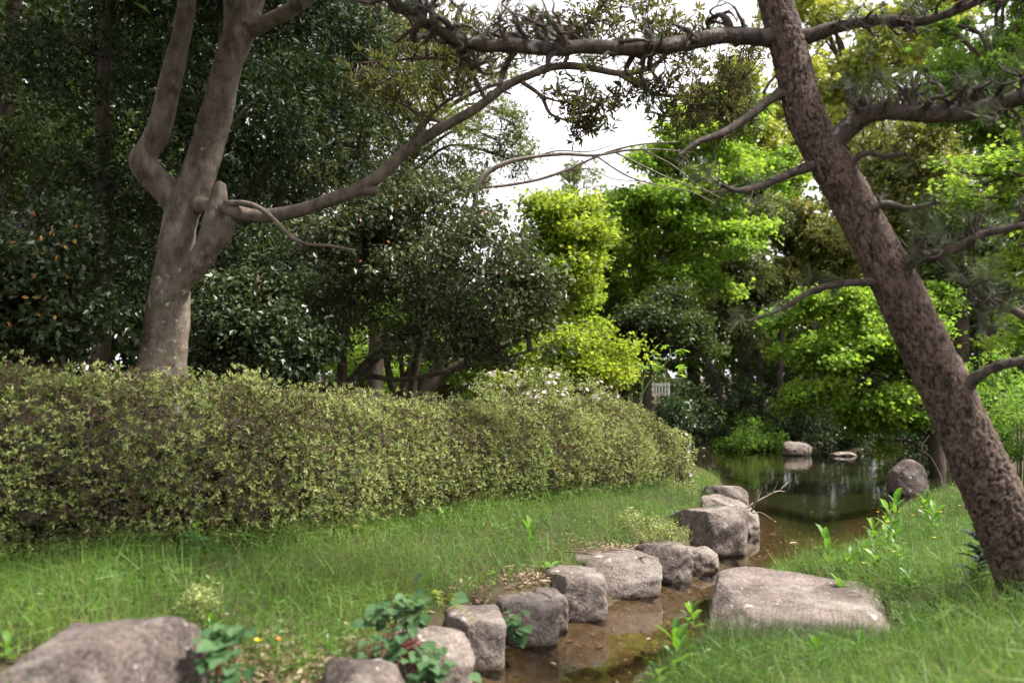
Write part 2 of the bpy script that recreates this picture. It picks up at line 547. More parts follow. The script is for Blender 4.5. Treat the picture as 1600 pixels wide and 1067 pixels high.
def tz(x, y):
    return float(terr(np.array([float(x)]), np.array([float(y)]))[0])


def axis(a, b, step, lo, hi, g=1.25):
    c = list(np.arange(a, b, step))
    s, v = step, c[-1]
    while v < hi:
        s *= g; v += s; c.append(v)
    s, v = step, c[0]
    while v > lo:
        s *= g; v -= s; c.insert(0, v)
    return np.array(c)


gx = axis(-4.5, 6.0, .085, -700, 700)
gy = axis(2.0, 13.5, .085, -300, 900)
GX, GY = np.meshgrid(gx, gy, indexing='ij')
GZ = terr(GX, GY)
gs = water_sd(GX, GY)
n_, m_ = GX.shape
ii = (np.arange(n_ - 1)[:, None] * m_ + np.arange(m_ - 1)[None]).ravel()
quads = np.column_stack([ii, ii + m_, ii + m_ + 1, ii + 1])


def ground_mat():
    m, n, l, b, out = mat_new('bank_soil_and_stream_bed')
    tcn = n.new('ShaderNodeTexCoord')
    a = n.new('ShaderNodeAttribute'); a.attribute_name = 'bed'
    mud = n.new('ShaderNodeAttribute'); mud.attribute_name = 'mud'
    def nz(scale, det=6, w=0.0):
        k = n.new('ShaderNodeTexNoise'); k.noise_dimensions = '4D'; k.inputs['W'].default_value = w
        k.inputs['Scale'].default_value = scale; k.inputs['Detail'].default_value = det; k.inputs['Roughness'].default_value = .65
        l.new(tcn.outputs['Object'], k.inputs['Vector'])
        return k
    s1 = nz(9); soil = ramp(n, [(.3, (.035, .026, .016)), (.5, (.06, .045, .028)), (.68, (.04, .055, .014))]); l.new(s1.outputs['Fac'], soil.inputs['Fac'])
    s2 = nz(14, 8, 2.0); sand = ramp(n, [(.3, (.040, .030, .020)), (.55, (.085, .064, .045)), (.75, (.14, .11, .08))]); l.new(s2.outputs['Fac'], sand.inputs['Fac'])
    s3 = nz(2.5, 5, 5.0); md = ramp(n, [(.35, (.010, .020, .010)), (.7, (.026, .038, .016))]); l.new(s3.outputs['Fac'], md.inputs['Fac'])
    m1 = n.new('ShaderNodeMix'); m1.data_type = 'RGBA'
    l.new(a.outputs['Fac'], m1.inputs['Factor']); l.new(soil.outputs['Color'], m1.inputs[6]); l.new(sand.outputs['Color'], m1.inputs[7])
    m2 = n.new('ShaderNodeMix'); m2.data_type = 'RGBA'
    l.new(mud.outputs['Fac'], m2.inputs['Factor']); l.new(m1.outputs[2], m2.inputs[6]); l.new(md.outputs['Color'], m2.inputs[7])
    l.new(m2.outputs[2], b.inputs['Base Color'])
    b.inputs['Roughness'].default_value = .95
    b.inputs['Specular IOR Level'].default_value = .15
    s4 = nz(45, 6, 7.0)
    bp = n.new('ShaderNodeBump'); bp.inputs['Strength'].default_value = .7; bp.inputs['Distance'].default_value = .02
    l.new(s4.outputs['Fac'], bp.inputs['Height']); l.new(bp.outputs['Normal'], b.inputs['Normal'])
    return m


bedv = sstep(.03, -.04, gs) if False else 1 - sstep(-.04, .03, gs)
mudv = bedv * sstep(7.6, 11, GY) * sstep(.1, .8, -gs)
ground = put('ground', tmesh('ground', np.column_stack([GX.ravel(), GY.ravel(), GZ.ravel()]), quads, True, bed=bedv.ravel(), mud=mudv.ravel()), ground_mat(), kind='structure')


def water_mat():
    m, n, l, b, out = mat_new('clear_stream_water')
    n.remove(b)
    tcn = n.new('ShaderNodeTexCoord')
    mp = n.new('ShaderNodeMapping'); mp.inputs['Scale'].default_value = (1.0, .55, 1)
    l.new(tcn.outputs['Object'], mp.inputs['Vector'])
    k = n.new('ShaderNodeTexNoise'); k.inputs['Scale'].default_value = 5.0; k.inputs['Detail'].default_value = 4; k.inputs['Distortion'].default_value = .4
    l.new(mp.outputs['Vector'], k.inputs['Vector'])
    k2 = n.new('ShaderNodeTexNoise'); k2.inputs['Scale'].default_value = .35; k2.inputs['Detail'].default_value = 2
    l.new(tcn.outputs['Object'], k2.inputs['Vector'])
    r2 = ramp(n, [(.38, (.25, .25, .25)), (.62, (1, 1, 1))]); l.new(k2.outputs['Fac'], r2.inputs['Fac'])
    mu = n.new('ShaderNodeMath'); mu.operation = 'MULTIPLY'
    l.new(k.outputs['Fac'], mu.inputs[0]); l.new(r2.outputs['Color'], mu.inputs[1])
    bp = n.new('ShaderNodeBump'); bp.inputs['Strength'].default_value = .10; bp.inputs['Distance'].default_value = .05
    l.new(mu.outputs[0], bp.inputs['Height'])
    tr = n.new('ShaderNodeBsdfTransparent'); tr.inputs['Color'].default_value = (.78, .70, .54, 1)
    gl = n.new('ShaderNodeBsdfGlossy'); gl.inputs['Roughness'].default_value = .02; gl.inputs['Color'].default_value = (1, 1, 1, 1)
    l.new(bp.outputs['Normal'], gl.inputs['Normal'])
    fr = n.new('ShaderNodeFresnel'); fr.inputs['IOR'].default_value = 1.33
    l.new(bp.outputs['Normal'], fr.inputs['Normal'])
    ms = n.new('ShaderNodeMixShader')
    l.new(fr.outputs['Fac'], ms.inputs['Fac']); l.new(tr.outputs['BSDF'], ms.inputs[1]); l.new(gl.outputs['BSDF'], ms.inputs[2])
    l.new(ms.outputs['Shader'], out.inputs['Surface'])
    return m


# the water is a sheet that runs a little way into its banks
wx, wy = np.meshgrid(np.linspace(-2.5, 22, 60), np.linspace(.8, 31, 80), indexing='ij')
wi = (np.arange(59)[:, None] * 80 + np.arange(79)[None]).ravel()
wq = np.column_stack([wi, wi + 80, wi + 81, wi + 1])
wsd = water_sd(wx, wy).ravel()
wq = wq[(wsd[wq] < .25).any(axis=1)]
water = put('stream_water', tmesh('stream_water', np.column_stack([wx.ravel(), wy.ravel(), np.zeros(wx.size)]), wq, True), water_mat(), kind='structure')

# ------------------------------------------------------------------ stones
_bm = bmesh.new()
bmesh.ops.create_cube(_bm, size=2)
bmesh.ops.subdivide_edges(_bm, edges=_bm.edges[:], cuts=23, use_grid_fill=True)
bmesh.ops.triangulate(_bm, faces=_bm.faces[:])
_bm.verts.index_update()
CUBE_V = np.array([v.co[:] for v in _bm.verts])
CUBE_T = np.array([[v.index for v in f.verts] for f in _bm.faces])
_bm.free()


def stone_geo(c, size, rz, seed, k=5.0, rough=.10, taper=0.0, tilt=0.0, cuts=9, tilty=0.0, planes=()):
    """a weathered block: size is width, depth, height; c the middle of its foot"""
    p = CUBE_V / (np.abs(CUBE_V) ** k).sum(1, keepdims=True) ** (1 / k)
    S = np.array(size) * .5
    d = fbm(p * 1.1 + seed * 7.7, 3, seed) * rough * 1.5 + fbm(p * 4 + seed, 3, seed + 5) * rough * .35
    fac = np.abs(vnoise(p * .9 + seed * 3.1, seed + 9))
    d = d - fac * rough * .6
    v = p * (1 + d)[:, None]
    rs = np.random.default_rng(seed)
    for _ in range(cuts):
        nn = norm(rs.normal(size=(1, 3)) * [1, 1, .7])[0]
        if nn[2] < -.3:
            nn = -nn
        top = (v @ nn).max()
        ex = np.maximum(0, v @ nn - top * rs.uniform(.74, .93))
        v = v - nn * (ex * .88)[:, None]
    v[:, :2] *= (1 - taper * (v[:, 2:3] + 1) * .5)
    for nx_, ny_, nz_, q in planes:
        nn = norm(np.array([nx_, ny_, nz_], float))
        v = v - nn * np.maximum(0, v @ nn - q)[:, None] * .93
    v = v * S
    v[:, 2] += v[:, 0] * math.tan(tilt) + v[:, 1] * math.tan(tilty)
    v[:, 2] += S[2] 
    cr, sr = math.cos(rz), math.sin(rz)
    v = np.column_stack([v[:, 0] * cr - v[:, 1] * sr, v[:, 0] * sr + v[:, 1] * cr, v[:, 2]])
    fine = fbm(v * 26 + seed, 3, seed + 2) * .010 + fbm(v * 9 + seed, 2, seed + 3) * .012
    v = v + norm(v - [0, 0, S[2]]) * fine[:, None]
    return v + np.asarray(c)


def stone(label, c, size, rz, seed, mat='stone', group=None, cat='stone', name='edging_stone', **kw):
    c = np.array(c, float)
    V = stone_geo((0, 0, 0), size, rz, seed, **kw)
    o = put(name, tmesh(name, V, CUBE_T, True), M[mat])
    o.location = tuple(c)
    return tag(o, label, cat, group)


EDGE = 'stones edging the left bank of the stream'
stone('big flat-topped brown boulder in the near left corner, longest of the bank', (-1.58, 2.98, -.05), (.98, .66, .58), -.05, 11, 'stone_dark', None, 'boulder', 'flat_boulder', k=6, rough=.08, tilt=.13, cuts=4, planes=[(-.75, -.1, .66, .62), (1, -.2, .25, .88)])
stone('low dark stone between the corner boulder and a rounded brown stone', (-.86, 3.10, -.03), (.40, .42, .32), .1, 21, 'stone_dark', EDGE, rough=.1, k=6, cuts=6)
stone('rounded brown stone below dry grass, just left of the heart-leaved plants', (-.57, 3.30, -.05), (.38, .44, .40), .35, 33, 'stone_dark', EDGE, k=3.6, rough=.1, tilt=-.14)
stone('pale stone half hidden under the largest clump of heart-leaved plants', (-.37, 3.98, -.05), (.30, .36, .35), .5, 42, 'stone_pale', EDGE, rough=.08, k=7, cuts=5)
stone('squared grey block by the water, right of the largest heart-leaf clump', (-.20, 4.57, -.05), (.29, .38, .30), .18, 51, 'stone', EDGE, k=9, rough=.035, cuts=4)
stone('grey block with a heart-leaved plant growing on its left edge', (.065, 5.0, -.05), (.30, .38, .275), .35, 63, 'stone', EDGE, k=8, rough=.045, tilt=.05, cuts=4)
stone('narrowest stone, wedged upright between two larger grey blocks', (.22, 5.28, -.05), (.17, .30, .26), .3, 71, 'stone_dark', EDGE, k=6, rough=.06, cuts=4)
stone('tall pale-streaked block stepping out into the stream', (.385, 5.60, -.05), (.34, .46, .33), .25, 85, 'stone', EDGE, k=7, rough=.05, cuts=5)
stone('long rounded stone with dry twigs on top', (.72, 6.24, -.05), (.57, .52, .315), .42, 91, 'stone', EDGE, k=7, rough=.05, cuts=4, tilt=.03)
stone('dark shaded stone under low leaves beyond the twig-covered stone', (1.15, 6.78, -.06), (.40, .46, .33), .4, 101, 'stone_dark', EDGE, rough=.1, k=6)
stone('small low stone at the foot of the faceted boulder', (1.56, 7.22, -.06), (.34, .32, .22), .2, 111, 'stone_pale', EDGE, k=4.5, rough=.08)
stone('faceted grey boulder with a swirled top beside the bare branch', (1.84, 8.05, -.06), (.58, .75, .46), .3, 121, 'stone', EDGE, k=6, rough=.1, cuts=11)
stone('pointed grey boulder behind the faceted one, tip towards the water', (2.34, 9.25, -.06), (.60, .60, .42), -.3, 137, 'stone_pale', EDGE, k=3.4, rough=.12, tilt=-.25, cuts=10)
stone('rounded boulder at the hedge end, farthest of the left bank', (2.62, 10.7, -.06), (.56, .6, .44), .1, 141, 'stone_dark', EDGE, k=4, rough=.08)
stone('broad flat grey-brown boulder lying at the right edge of the stream', (1.70, 5.30, -.10), (1.10, 1.62, .27), -.36, 155, 'stone', None, 'boulder', 'flat_boulder', k=5, rough=.11, tilt=-.06, cuts=8, tilty=.05)
stone('upright brown boulder standing in the pond behind the weeds', (*G(1418, 772)[:2], -.1), (.56, .52, .62), .1, 163, 'stone_dark', None, 'boulder', 'pond_boulder', k=4, rough=.1, taper=.22, tilt=-.12)
stone('rounded pale rock at the far shore of the pond', (*G(1246, 711)[:2], -.12), (.86, .7, .50), .05, 172, 'stone_pale', None, 'boulder', 'pond_boulder', k=3.2, rough=.1)
stone('flat slab barely above the water at the far shore', (*G(1317, 712)[:2], -.10), (.74, .5, .21), .0, 185, 'stone_pale', None, 'boulder', 'pond_boulder', k=4, rough=.06)
# ------------------------------------------------------------------ trees
UP = np.array([0, 0, 1.0])


def clump(px, py, d, rx, ry, rd=None):
    """an ellipsoid of foliage: photo centre and half-sizes turned into metres at distance d"""
    c = W(px, py, d)
    s = d / F
    return (c, np.array([rx * s, (rd if rd else rx * s), ry * s]))


def crown_subs(clumps, n_sub, sub_r, low=.35):
    w = np.array([r[0] * r[2] for _, r in clumps])
    cnt = np.maximum(2, np.round(n_sub * w / w.sum()).astype(int))
    C, R, D = [], [], []
    for (c, r), k in zip(clumps, cnt):
        u = rvec(k)
        q = RNG.uniform(low, 1.0, (k, 1)) ** .7
        C.append(c + u * q * r)
        R.append(sub_r * r.mean() ** .5 * RNG.uniform(.6, 1.35, k))
        D.append(np.repeat(c[None], k, 0))
    return np.vstack(C), np.concatenate(R), np.vstack(D)


def breakup(clumps, m=3, r=.62, jit=.6, rz=1.0):
    out = []
    for c, q in clumps:
        for j in range(m):
            out.append((c + rvec(1)[0] * q * jit * RNG.uniform(.5, 1.2), q * r * RNG.uniform(.7, 1.25) * [1, 1, rz]))
    return out


def foliage(parent, clumps, n_leaf, mat, L, Wd, tpl='leaf', n_sub=60, sub_r=.45, flat=.6, k=8, droop=.25, upb=.5, spread=.06,
            low=.35, name='crown', tvar=.5, tbase=0.0):
    C, R, D = crown_subs(clumps, n_sub, sub_r, low)
    ns = max(1, n_leaf // k)
    pick = RNG.choice(len(C), ns, p=R ** 2 / (R ** 2).sum())
    u = rvec(ns) * (RNG.uniform(0, 1, (ns, 1)) ** .4) * np.where(RNG.uniform(size=(ns, 1)) < .22, 1 + RNG.exponential(.45, (ns, 1)), 1)
    u[:, 2] *= flat
    P = C[pick] + u * R[pick][:, None]
    out = norm(P - D[pick] + UP * .15 + RNG.normal(size=(ns, 3)) * .3)
    P2 = np.repeat(P, k, 0) + RNG.normal(size=(ns * k, 3)) * spread
    A = np.repeat(out, k, 0) * .6 + rvec(ns * k) * .9
    A[:, 2] -= droop
    N = UP * upb + RNG.normal(size=(ns * k, 3)) * .5 + np.repeat(out, k, 0) * .35
    tsub = RNG.uniform(0, 1, len(C))
    tint = np.clip(tbase + tvar * np.repeat(tsub[pick], k) + (1 - tvar) * RNG.uniform(0, 1, ns * k), 0, 1)
    Ls = L * RNG.uniform(.65, 1.25, ns * k)
    o = leaves(name, P2, A, N, Ls, Ls * (Wd / L), tint, tpl, mat, parent)
    return o, C, R, P


def polyline(pts, d):
    """photo points (px, py, width_px[, distance]) -> centres and radii"""
    P, R = [], []
    for p in pts:
        dd = p[3] if len(p) > 3 else d
        P.append(W(p[0], p[1], dd)); R.append(p[2] * .5 * dd / F)
    return np.array(P), np.array(R)


def limb(name, pts, d, mat, parent, sides=8, n=None, rough=.15, seed=1, freq=5):
    P, R = polyline(pts, d)
    V, T = tube(P, R, sides, n or max(8, len(pts) * 5), rough, seed, freq)
    return part(name, V, T, mat, parent, True)


def branches(parent, trunk_pts, clumps, mat, r0, C=None, n_tw=40, name='limb', D=None):
    """limbs from the trunk into each clump, with finer twigs on towards the leaf tufts"""
    tp = np.asarray(trunk_pts)
    for i, (c, r) in enumerate(clumps):
        low = tp[tp[:, 2] < c[2] - .1]
        cand = low if len(low) else tp[:1]
        s = cand[np.argmin(np.linalg.norm(cand - c, axis=1) + .4 * np.abs(cand[:, 2] - c[2] + r[2]))]
        a = Acc()
        mid = s * .5 + c * .5 + np.array([0, 0, .18 * np.linalg.norm(c - s)]) + RNG.normal(size=3) * .06 * np.linalg.norm(c - s)
        V, T = tube([s, s * .7 + mid * .3 + RNG.normal(size=3) * .03, mid, c], [r0, r0 * .85, r0 * .6, r0 * .35], 6, 12, .15, i)
        a.add(V, T)
        if C is not None:
            d = np.linalg.norm((C - c) / r, axis=1)
            idx = np.where(d < 1.05)[0]
            RNG.shuffle(idx)
            for j in idx[:max(4, n_tw // len(clumps))]:
                e = C[j]
                m2 = (c + e) * .5 + RNG.normal(size=3) * .12 * np.linalg.norm(e - c) + [0, 0, .05]
                st = c if RNG.uniform() < .6 else mid
                V, T = tube([st, m2, e], [r0 * .3, r0 * .2, r0 * .07], 4, 6)
                a.add(V, T)
        a.part(name, mat, parent, True)


def tree(name, label, cat, trunks, d, clumps, n_leaf, leafm, L, Wd, bark, tpl='leaf', r0=.05, group=None, sides=10, limbs=True, rough=.12,
         n_tw=40, bark_seed=1, **kw):
    base = W(trunks[0][0][0], trunks[0][0][1], trunks[0][0][3] if len(trunks[0][0]) > 3 else d)
    g = tz(base[0], base[1])
    t = thing(name, label, cat, (base[0], base[1], g), group)
    tp = []
    for i, tr in enumerate(trunks):
        P, R = polyline(tr, d)
        if i == 0 or P[0][2] < g + .9:
            P = np.vstack([[P[0][0], P[0][1], tz(P[0][0], P[0][1]) - .08], P]) if P[0][2] > g + .1 else P
            if len(P) > len(R):
                R = np.concatenate([[R[0] * 1.18], R])
        V, T = tube(P, R, sides, max(10, len(P) * 6), rough, i + bark_seed, 4)
        part('trunk', V, T, bark, t, True)
        tp.append(catmull(P, 20))
    tp = np.vstack(tp)
    if group == MAPLES:
        clumps = breakup(clumps, 6, .72, .75, .7)
    elif group == FARB:
        clumps = breakup(clumps, 3, .66, .6, .85)
    o, C, R_, _ = foliage(t, clumps, n_leaf, leafm, L, Wd, tpl, **kw)
    if limbs:
        branches(t, tp, clumps, bark, r0, C, n_tw)
    return t


MAPLES = 'bright spring maples round the pond'
FARB = 'trees of mixed greens on the far bank'
FOREST = 'dark woodland trees behind the hedge'
# -- far tree line closing the view
def treeline(seed, pts, n, mat, Lf, label_name):
    cl_ = [clump(*p) for p in pts]
    C, R, D = crown_subs(cl_, 420, 1.7, .1)
    u = rvec(n) * (RNG.uniform(0, 1, (n, 1)) ** .4)
    pick = RNG.choice(len(C), n, p=R ** 2 / (R ** 2).sum())
    P = C[pick] + u * R[pick][:, None]
    A = rvec(n); A[:, 2] -= .2
    N = UP * .4 + rvec(n)
    Ls = Lf * RNG.uniform(.6, 1.3, n)
    tint = np.clip(RNG.uniform(0, 1, len(C))[pick] * .6 + RNG.uniform(0, .4, n), 0, 1)
    return leaves(label_name, P, A, N, Ls, Ls * .6, tint, 'leaf', mat, None)


treeline(1, [(-60, 470, 36, 260, 200), (300, 480, 38, 260, 190), (620, 520, 40, 220, 130), (830, 545, 45, 170, 80), (130, 200, 34, 300, 330), (-200, 300, 30, 200, 350), (60, 600, 22, 160, 40), (260, 600, 22, 160, 40), (460, 600, 24, 160, 40)],
         26000, M['evergreen'], .6, 'distant_woods')
treeline(2, [(1180, 480, 48, 140, 90), (1120, 610, 46, 120, 40), (960, 600, 44, 90, 35), (1250, 600, 46, 110, 60), (1000, 570, 50, 90, 25), (1330, 420, 46, 190, 210), (1560, 380, 44, 200, 300), (1750, 350, 40, 220, 360), (1480, 150, 50, 220, 160)],
         18000, M['evergreen_olive'], .6, 'distant_woods')

# -- dark woodland at the left
tree('woodland_tree', 'dark woodland tree at the left edge with a thin leaning black stem', 'tree',
     [[(-30, 600, 26), (-10, 420, 22), (10, 150, 20), (30, -60, 16)]], 15,
     [clump(20, 120, 15, 150, 130, 1.6), clump(150, 260, 15, 130, 110, 1.5), clump(-60, 330, 15, 140, 140, 1.6), clump(60, -40, 15, 190, 80, 2), clump(40, -230, 14, 260, 150, 2.6)], 30000, M['evergreen_olive'], .12, .055,
     M['bark_dark'], group=FOREST, n_sub=110, sub_r=.6, low=.1)
tree('woodland_tree', 'dark dense woodland tree between the left edge and the forked trunk', 'tree',
     [[(150, 610, 30), (165, 450, 26), (160, 200, 22), (170, -30, 16)]], 13,
     [clump(150, 80, 13, 120, 110, 1.4), clump(195, 290, 13, 90, 140, 1.2), clump(90, 400, 13, 120, 120, 1.3), clump(240, -30, 13, 180, 70, 1.8), clump(170, -230, 12, 280, 150, 2.6)], 30000, M['evergreen'], .118, .052,
     M['bark_dark'], group=FOREST, n_sub=110, sub_r=.55, low=.1)
tree('woodland_tree', 'dark narrow-leaved woodland tree seen between the two upright stems', 'tree',
     [[(330, 600, 26), (330, 400, 22), (345, 150, 16), (350, -40, 12)]], 12.5,
     [clump(310, 200, 12.5, 85, 150, 1.0), clump(430, 160, 12.5, 90, 150, 1.1), clump(400, 400, 12.5, 110, 140, 1.2), clump(350, -20, 12.5, 150, 70, 1.3), clump(400, -220, 12, 240, 140, 2.4)], 28000, M['evergreen'], .118, .045,
     M['bark_dark'], group=FOREST, n_sub=110, sub_r=.5, low=.1)
tree('woodland_tree', 'thin dark double-stemmed tree leaning up and right behind the forked trunk', 'tree',
     [[(372, 560, 24), (372, 330, 20), (410, 275, 18), (450, 215, 16), (490, 150, 14), (520, 80, 12), (535, -10, 10)],
      [(430, 560, 16), (440, 300, 14), (520, 170, 11), (580, 60, 9), (600, -20, 8)]], 14,
     [clump(480, 110, 14, 90, 100, 1.1), clump(560, 230, 14, 80, 80, 1.1), clump(560, 60, 14, 90, 70, 1.2), clump(450, 330, 14, 80, 80, 1.0)], 14000, M['evergreen'], .09, .036,
     M['bark_dark'], group=FOREST, n_sub=70, sub_r=.45, low=.1)
tree('feathery_tree', 'tall thin-leaved tree letting sky through left of the open sky', 'tree',
     [[(585, 610, 26), (600, 420, 22), (640, 250, 18), (690, 120, 13), (720, 10, 10)], [(640, 250, 12), (600, 160, 10), (560, 60, 8)], [(665, 190, 9), (730, 150, 7), (780, 130, 5)]], 17,
     [clump(560, 130, 17, 80, 80, 1.2), clump(640, 60, 17, 90, 70, 1.4), clump(690, 200, 17, 90, 60, 1.3), clump(780, 220, 17, 50, 45, .9), clump(600, 260, 17, 90, 60, 1.2),
      clump(740, 110, 17, 70, 60, 1.1), clump(500, 250, 17, 60, 80, 1.0), clump(805, 185, 17, 32, 50, .8), clump(800, 250, 17, 40, 40, .8), clump(700, 285, 17, 90, 30, 1.0)], 30000, M['sage'], .10, .035, M['bark_dark'], n_sub=110, sub_r=.4, low=.2, n_tw=70, r0=.045)

# -- more of the wood behind, the same trees turned and moved
def copy_thing(o, loc, rz, sc, label):
    c = o.copy(); SC.collection.objects.link(c)
    c.location = loc; c.rotation_euler = (0, 0, rz); c.scale = (sc, sc, sc); c['label'] = label
    for ch in o.children:
        k = ch.copy(); SC.collection.objects.link(k); k.parent = c
        for g2 in ch.children:
            q = g2.copy(); SC.collection.objects.link(q); q.parent = k
    return c


WOOD = [o for o in SC.objects if o.name.startswith('woodland_tree')]
for i, (k, px, d, rz, sc, lab) in enumerate([
        (0, 60, 20, 1.0, 1.25, 'deeper woodland tree behind the camellia at the left edge'), (1, 240, 19, 2.2, 1.2, 'deeper woodland tree behind the forked trunk'),
        (2, 430, 20, .8, 1.2, 'deeper woodland tree right of the upright stems'), (1, 560, 23, 3.6, 1.15, 'deeper woodland tree behind the camellia dome'),
        (0, -120, 17, 4.0, 1.2, 'deeper woodland tree mostly beyond the left frame edge'), (2, 330, 25, 2.9, 1.4, 'farthest woodland tree between the upright stems')]):
    b = W(px, 620, d)
    copy_thing(WOOD[k], (b[0], b[1], tz(b[0], b[1])), rz, sc, lab)

# -- shrubs just behind the hedge
tree('camellia_shrub', 'dark camellia shrub dotted with orange leaves at the left edge', 'shrub',
     [[(60, 640, 22), (55, 480, 16), (50, 330, 9)], [(62, 640, 16), (110, 500, 10), (130, 420, 7)]], 8.6,
     [clump(60, 410, 8.6, 105, 100, .8), clump(-20, 480, 8.6, 100, 110, .8), clump(85, 500, 8.6, 90, 65, .7)], 16000, M['camellia'], .086, .05, M['bark_mid'], 'leaf', n_sub=80, sub_r=.34, low=.25, flat=.8, k=6)
tree('evergreen_shrub', 'nearly black shrub in deep shade right of the forked trunk', 'shrub',
     [[(400, 620, 22), (405, 520, 16), (400, 430, 9)]], 10.2,
     [clump(385, 480, 10.2, 85, 75, .8), clump(450, 540, 10.2, 75, 60, .7), clump(340, 550, 10.2, 70, 45, .6)], 13000, M['camellia'], .082, .048, M['bark_dark'], 'leaf', n_sub=70, sub_r=.32, low=.2, flat=.8, k=6)
tree('camellia_tree', 'broad domed camellia tree with grey-green glossy leaves at the middle', 'tree',
     [[(548, 620, 24), (565, 580, 19), (600, 548, 15), (640, 520, 11), (700, 480, 7)], [(536, 622, 18), (535, 560, 15), (545, 470, 11), (560, 380, 7)],
      [(590, 556, 8), (660, 500, 8), (760, 440, 6), (830, 400, 4)], [(562, 585, 9), (640, 592, 7), (760, 566, 5), (840, 545, 4)]], 11.2,
     [clump(640, 400, 11.2, 130, 100, 1.3), clump(740, 420, 11.2, 115, 95, 1.2), clump(560, 430, 11.2, 95, 100, 1.0), clump(660, 330, 11.2, 120, 55, 1.0), clump(800, 460, 11.2, 75, 70, .8),
      clump(530, 340, 11.2, 90, 60, .9), clump(780, 545, 11.2, 95, 30, .6), clump(500, 500, 11.2, 55, 60, .7), clump(650, 530, 11.0, 120, 26, .8), clump(720, 520, 11.4, 100, 30, .8)], 30000, M['camellia_grey'], .084, .046, M['bark_dark'], 'leaf', n_sub=190, sub_r=.34, low=.45, flat=.5, k=6, r0=.04,
     n_tw=130, upb=.6)
for nm, cl_, n in (('camellia_shrub', [clump(60, 420, 8.2, 100, 90, .5)], 34), ('camellia_tree', [clump(660, 390, 10.3, 160, 90, .5)], 16)):
    t = SC.objects[nm]
    c, r = cl_[0]
    u = norm(rvec(n) * [1, .5, 1] + [0, -.6, 0]); P_ = c + u * r * RNG.uniform(.6, 1.15, (n, 1))
    leaves('yellowed_leaves', P_, rvec(n) + [0, 0, -.5], rvec(n) * .6 + [0, -1, .3], .062 * RNG.uniform(.7, 1.1, n), .032, RNG.uniform(0, 1, n), 'oval', M['yellowed'], t)
# -- dark many-stemmed maple and bright maples behind it
tree('many_stemmed_tree', 'low tree with five black stems fanning out under the camellia', 'tree',
     [[(660, 640, 26), (668, 610, 22), (700, 580, 17), (745, 555, 12), (800, 535, 8)], [(655, 640, 24), (665, 600, 18), (690, 560, 14), (710, 510, 10)],
      [(630, 640, 20), (634, 600, 17), (655, 555, 13), (690, 500, 9)], [(628, 640, 18), (612, 600, 13), (604, 560, 10), (600, 500, 7)], [(635, 620, 10), (628, 580, 8), (626, 520, 7)]], 13.2,
     [clump(700, 480, 13.2, 120, 45, 1.0), clump(620, 490, 13.2, 70, 40, .8)], 4000, M['maple_green'], .075, .05, M['bark_dark'], n_sub=40, sub_r=.35, flat=.3, limbs=True)
MAPLES = 'bright spring maples round the pond'
mk_ = dict(flat=.3, droop=.15, upb=.9, sub_r=.42, k=9, spread=.09)
tree('maple_tree', 'brightest yellow-green maple in the gap beside the camellia', 'tree',
     [[(885, 660, 22), (890, 560, 18), (888, 440, 12), (880, 340, 7)]], 17,
     [clump(885, 350, 17, 60, 55, .9), clump(900, 430, 17, 60, 60, 1.0), clump(860, 410, 17, 60, 70, 1.0), clump(915, 380, 17, 42, 45, .7), clump(860, 490, 17, 70, 40, .8), clump(850, 310, 17, 35, 25, .5)], 28000, M['maple_yellow'], .095, .08,
     M['bark_mid'], group=MAPLES, n_sub=130, **mk_)
tree('maple_tree', 'low spreading yellow maple just above the white blossoms', 'tree',
     [[(925, 660, 18), (920, 610, 13), (910, 560, 8)]], 14.5,
     [clump(900, 545, 14.5, 75, 32, .7), clump(925, 590, 14.5, 50, 30, .6), clump(870, 590, 14.5, 60, 32, .6), clump(915, 530, 14.5, 45, 25, .5)], 17000, M['maple_yellow'], .075, .06, M['bark_mid'], group=MAPLES, n_sub=90, **mk_)
tree('maple_tree', 'low maple glowing between the black stems', 'tree',
     [[(690, 650, 16), (690, 600, 12), (680, 560, 8)]], 18.5,
     [clump(620, 590, 18.5, 90, 40, 1.0), clump(720, 570, 18.5, 80, 50, 1.0), clump(790, 500, 18.5, 80, 50, 1.0), clump(560, 560, 18.5, 60, 45, .9), clump(730, 620, 18.5, 80, 35, .8)], 20000, M['maple_bright'], .09, .075, M['bark_mid'], group=MAPLES, n_sub=90, **mk_)
tree('maple_tree', 'tall layered maple standing right of the open sky', 'tree',
     [[(1008, 690, 13), (1015, 560, 12), (1035, 420, 11), (1050, 280, 8), (1045, 200, 5)]], 22,
     [clump(1020, 245, 22, 50, 40, 1.0), clump(1090, 215, 22, 60, 45, 1.1), clump(995, 330, 22, 45, 45, .9), clump(1060, 320, 22, 70, 50, 1.2), clump(1020, 400, 22, 65, 50, 1.2), clump(1000, 450, 22, 45, 40, .9),
      clump(1110, 290, 22, 55, 50, 1.0), clump(1085, 450, 22, 60, 40, .9), clump(1130, 200, 22, 60, 50, 1.0), clump(1110, 380, 22, 60, 45, 1.0)], 40000, M['maple_bright'], .12, .10, M['bark_dark'], group=MAPLES, n_sub=170, **mk_)
tree('maple_tree', 'drooping bright green maple hanging over the far pond bank', 'tree',
     [[(1462, 690, 22), (1440, 620, 19), (1395, 540, 15), (1340, 480, 10)]], 20,
     [clump(1290, 490, 20, 60, 40, 1.0), clump(1360, 520, 20, 75, 50, 1.2), clump(1285, 570, 20, 50, 45, .9), clump(1360, 600, 20, 80, 45, 1.2), clump(1410, 560, 20, 60, 60, 1.0), clump(1400, 660, 20, 55, 40, .9),
      clump(1330, 650, 20, 45, 28, .7), clump(1265, 620, 20, 28, 30, .5), clump(1440, 480, 20, 50, 50, .9)], 34000, M['maple_bright'], .11, .095, M['bark_dark'], group=MAPLES, n_sub=150, **mk_)
